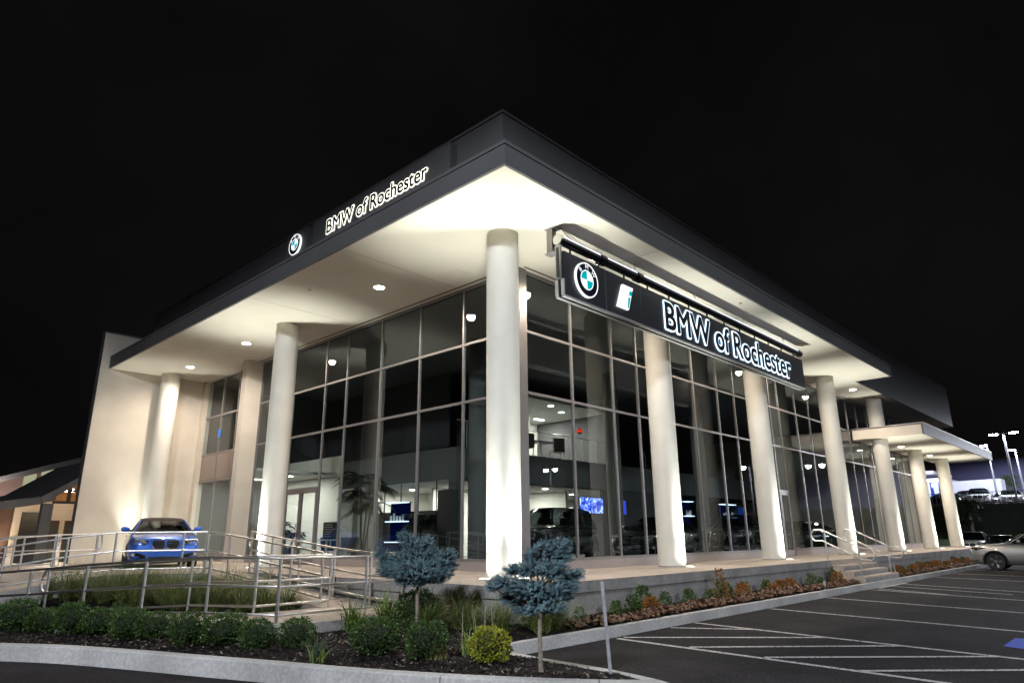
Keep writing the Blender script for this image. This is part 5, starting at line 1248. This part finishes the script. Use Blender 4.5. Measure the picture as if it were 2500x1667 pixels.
def lot_lamp(x, y, z0, z1, label, heads=2, power=LOTW, dirv=(0, 1), group='car park lamp posts'):
    e = empty('lamp_post', (x, y, z0)); tag(e, label, 'lamp post', group)
    MB().tube([(x, y, z0), (x, y, z1+.1)], [.10, .07], 10).build('pole', mat('lamp_pole', (.16, .16, .18), .5, metal=.3), e, smooth=True)
    MB().cyl((x, y), .28, z0, z0+.55, 20).build('base', CONC, e, smooth=True)
    dx, dy = dirv
    for k in range(heads):
        s = 1 if k == 0 else -1; hx, hy = x+dx*s*.75, y+dy*s*.75
        MB().tube([(x, y, z1), (hx, hy, z1+.06)], .04, 8).build('arm', mat('lamp_pole', (.16, .16, .18)), e)
        MB().loft([[(hx+q*.36*math.cos(t), hy+q*.36*math.sin(t), z1+dz) for t in [6.2832*i/16 for i in range(16)]] for dz, q in ((.0, 1), (.07, .9), (.16, .4))]).build('lamp_head', mat('lamp_pole', (.16, .16, .18)), e, smooth=True, fix=True)
        MB().cyl((hx, hy), .30, z1-.05, z1-.004, 16, .34).build('lamp_lens', LAMPC, e)
        if power: lamp('SPOT', (hx, hy, z1-.10), power, (.85, .90, 1.0), e, .25, (0, 0, 0), 179, .12)
lot_lamp(59.5, -.9, 2.9, 8.8, 'tall twin headed lamp post at the right edge of the upper car park', 2, 900, (.25, .97))
lot_lamp(74.1, 2.5, 2.9, 9.4, 'lamp post just right of the canopy end', 1, 2400, (-.8, .3))
lot_lamp(69.5, -.3, 2.9, 8.3, 'lamp post behind the twin headed one', 1, 1300, (-.8, .3))
lot_lamp(94, -9, 2.9, 11.5, 'added lamp post, out of frame on the right, brightening the blue warehouse', 2, 5000, (0, 1))  # unseen lamp added so the warehouse wall does not go black
# lot lamps out of frame that the glass mirrors and that light the forecourt
lot_lamp(66.4, -22.5, ZA, 8.5, 'lamp post in the front car park, mirrored in the right glass, nearest the canopy', 2, LOTW*2.2)
lot_lamp(54.0, -42.2, ZA, 8.8, 'lamp post far across the front car park, mirrored near the corner', 2, LOTW*.6)
lot_lamp(69.0, -16.0, ZA, 8.3, 'lamp post in the front car park, mirrored beside the canopy columns', 2, LOTW*.3)
lot_lamp(-19, -9, ZA, 11, 'lamp post on the drive left of the photographer', 2, LOTW*1.8, (.6, -.8))
lot_lamp(6.0, -26.0, ZA, 11, 'lamp post in the front car park opposite the corner', 2, LOTW*.95, (1, 0))
# vehicles on the upper lot
UZ = 2.902
car('suv', (61.3, 1.95, UZ), R(-84), WHT, 'white SUV facing away on the upper car park', detail=0)
car('sedan', (61.9, -.2, UZ), R(-80), WHT, 'white saloon beside the white SUV on the upper car park', detail=0)
car('sedan', (63.0, -2.2, UZ), R(-95), DRK, 'dark saloon at the right end of the upper car park', detail=0)
car('suv', (64.5, 3.4, UZ), R(-100), paint('grey_car_paint', (.25, .25, .27)), 'grey SUV between the dark car and the white SUV on the upper car park', detail=0)
car('sedan', (66.5, .9, UZ), R(-95), paint('grey_car_paint', (.25, .25, .27)), 'grey saloon behind the two white cars on the upper car park', detail=0)
car('sedan', (62.5, 4.6, UZ), R(-60), DRK, 'dark car left of the white SUV on the upper car park', detail=0)
car('suv', (46.0, .35, ZA+.01), R(-85), WHT, 'white SUV seen from behind beyond the last canopy column', detail=1)
car('sedan', (44.9, -1.6, ZA+.01), R(-60), DRK, 'dark saloon beside the white SUV beyond the terrace', detail=1)
car('suv', (46.5, -3.4, ZA+.01), R(-75), DRK, 'dark SUV behind the silver SUV', detail=1)
car('sedan', (70.5, 4.9, UZ), R(-90), WHT, 'white saloon further back on the upper car park left of the trailer end', detail=0)
car('suv', (58.6, -3.9, UZ), R(-88), DRK, 'dark SUV at the right edge of the upper car park', detail=0)
car('sedan', (68.5, 7.2, UZ), R(-70), WHT, 'white saloon in front of the lit pavilion', detail=0)
TR = empty('box_trailer', (79, 5, UZ)); tag(TR, 'long white box trailer on the upper car park', 'trailer')
TRM = mat('trailer_white', (.44, .44, .56), .5, var=.05, scale=.5)
MB().hexa([(79.4, 2.7, 4.0), (82, 2.7, 4.0), (81, 8.0, 4.0), (78.4, 8.0, 4.0), (79.4, 2.7, 6.40), (82, 2.7, 6.40), (81, 8.0, 6.25), (78.4, 8.0, 6.25)]).build('trailer_box', TRM, TR, fix=True)
MB().box(78.6, 81, 2.9, 7.8, 3.45, 3.98).build('chassis', BLACK, TR)
for y in (3.5, 4.6): MB().tube([(78.9, y, 3.4), (79.3, y, 3.4)], .48, 18).build('wheel', TYRE, TR)
MB().box(78.60, 78.63, 5.6, 6.3, 5.05, 5.12).build('lettering_strip', mat('grey_letter', (.10, .10, .13)), TR)
WH = empty('warehouse', (112, 0, UZ)); tag(WH, 'large dark blue warehouse behind the upper car park', 'building')
MB().box(109, 130, -40, 13.5, UZ, 10.9).build('wall', mat('blue_grey_wall', (.17, .17, .33), .8, var=.1, scale=.2), WH)
MB().box(108.8, 130, -40, 13.6, 10.91, 11.1).build('roof_edge', FASCIA, WH)
DL = empty('lit_pavilion', (90, 12, UZ)); tag(DL, 'white lit pavilion front seen between the canopy columns', 'building')
MB().box(88, 96, 9.6, 16, UZ, 7.4).build('wall', mat('pavilion_white', (.62, .62, .7), .6), DL)
MB().box(87, 97, 10.4, 16.5, 7.9, 8.25).build('canopy_roof', mat('pavilion_white', (.62, .62, .7)), DL)
for y in (10.0, 10.9, 11.8, 13): MB().box(87.95, 87.99, y, y+.35, 3.6, 6.9).build('window', mat('blue_window', (.02, .05, .3), .1), DL)
MB().box(87.9, 87.98, 9.7, 15.8, 7.05, 7.25).build('light_strip', emis('pavilion_strip', (.75, .8, 1), 3), DL)
lamp('POINT', (84, 11.5, 6.8), 500, (.75, .8, 1), DL, .3)
# fence on top of the wall
fn = empty('railing_fence', (55, 5, 2.9)); tag(fn, 'thin black railing fence along the edge of the upper car park', 'fence')
for k in range(40): MB().box(54.9, 54.93, -3+.30*k, -2.97+.30*k, 2.9, 3.9).build('picket', BLACK, fn)
MB().box(54.89, 54.94, -3, 9, 3.86, 3.9).build('top_rail', BLACK, fn); MB().box(54.89, 54.94, -3, 9, 3.05, 3.09).build('bottom_rail', BLACK, fn)
def tree(loc, h, r, label, m, seed):
    e = empty('leafy_tree', loc); tag(e, label, 'tree'); rnd = random.Random(seed)
    MB().tube([(0, 0, 0), (.05, 0, h*.4), (0, .05, h*.8)], [.14, .10, .04], 8).build('trunk', BARK, e, local=True, smooth=True)
    mb = MB()
    for c in range(26):
        a = rnd.uniform(0, 6.28); q = r*math.sqrt(rnd.random())*.8; cc = Vector((q*math.cos(a), q*math.sin(a), h*rnd.uniform(.45, .95)))
        for k in range(70):
            p = cc+Vector((rnd.gauss(0, r*.16), rnd.gauss(0, r*.16), rnd.gauss(0, r*.13))); d = Vector((rnd.gauss(0, 1), rnd.gauss(0, 1), rnd.gauss(0, 1))).normalized()*.10; s = d.cross(Vector((.2, .5, .9))).normalized()*.06
            mb.face([p-d, p+s, p+d, p-s])
    mb.build('crown', m, e, local=True)
tree((89, 3.7, UZ), 4.4, 1.3, 'rounded lit tree right of the white trailer', leafmat('lit_tree', (.12, .17, .04), (.06, .09, .02)), 3)
tree((50.5, 1.0, .2), 3.0, .9, 'small dark tree in front of the retaining wall beside the last column', leafmat('dark_tree', (.03, .05, .02), (.015, .025, .01)), 5)
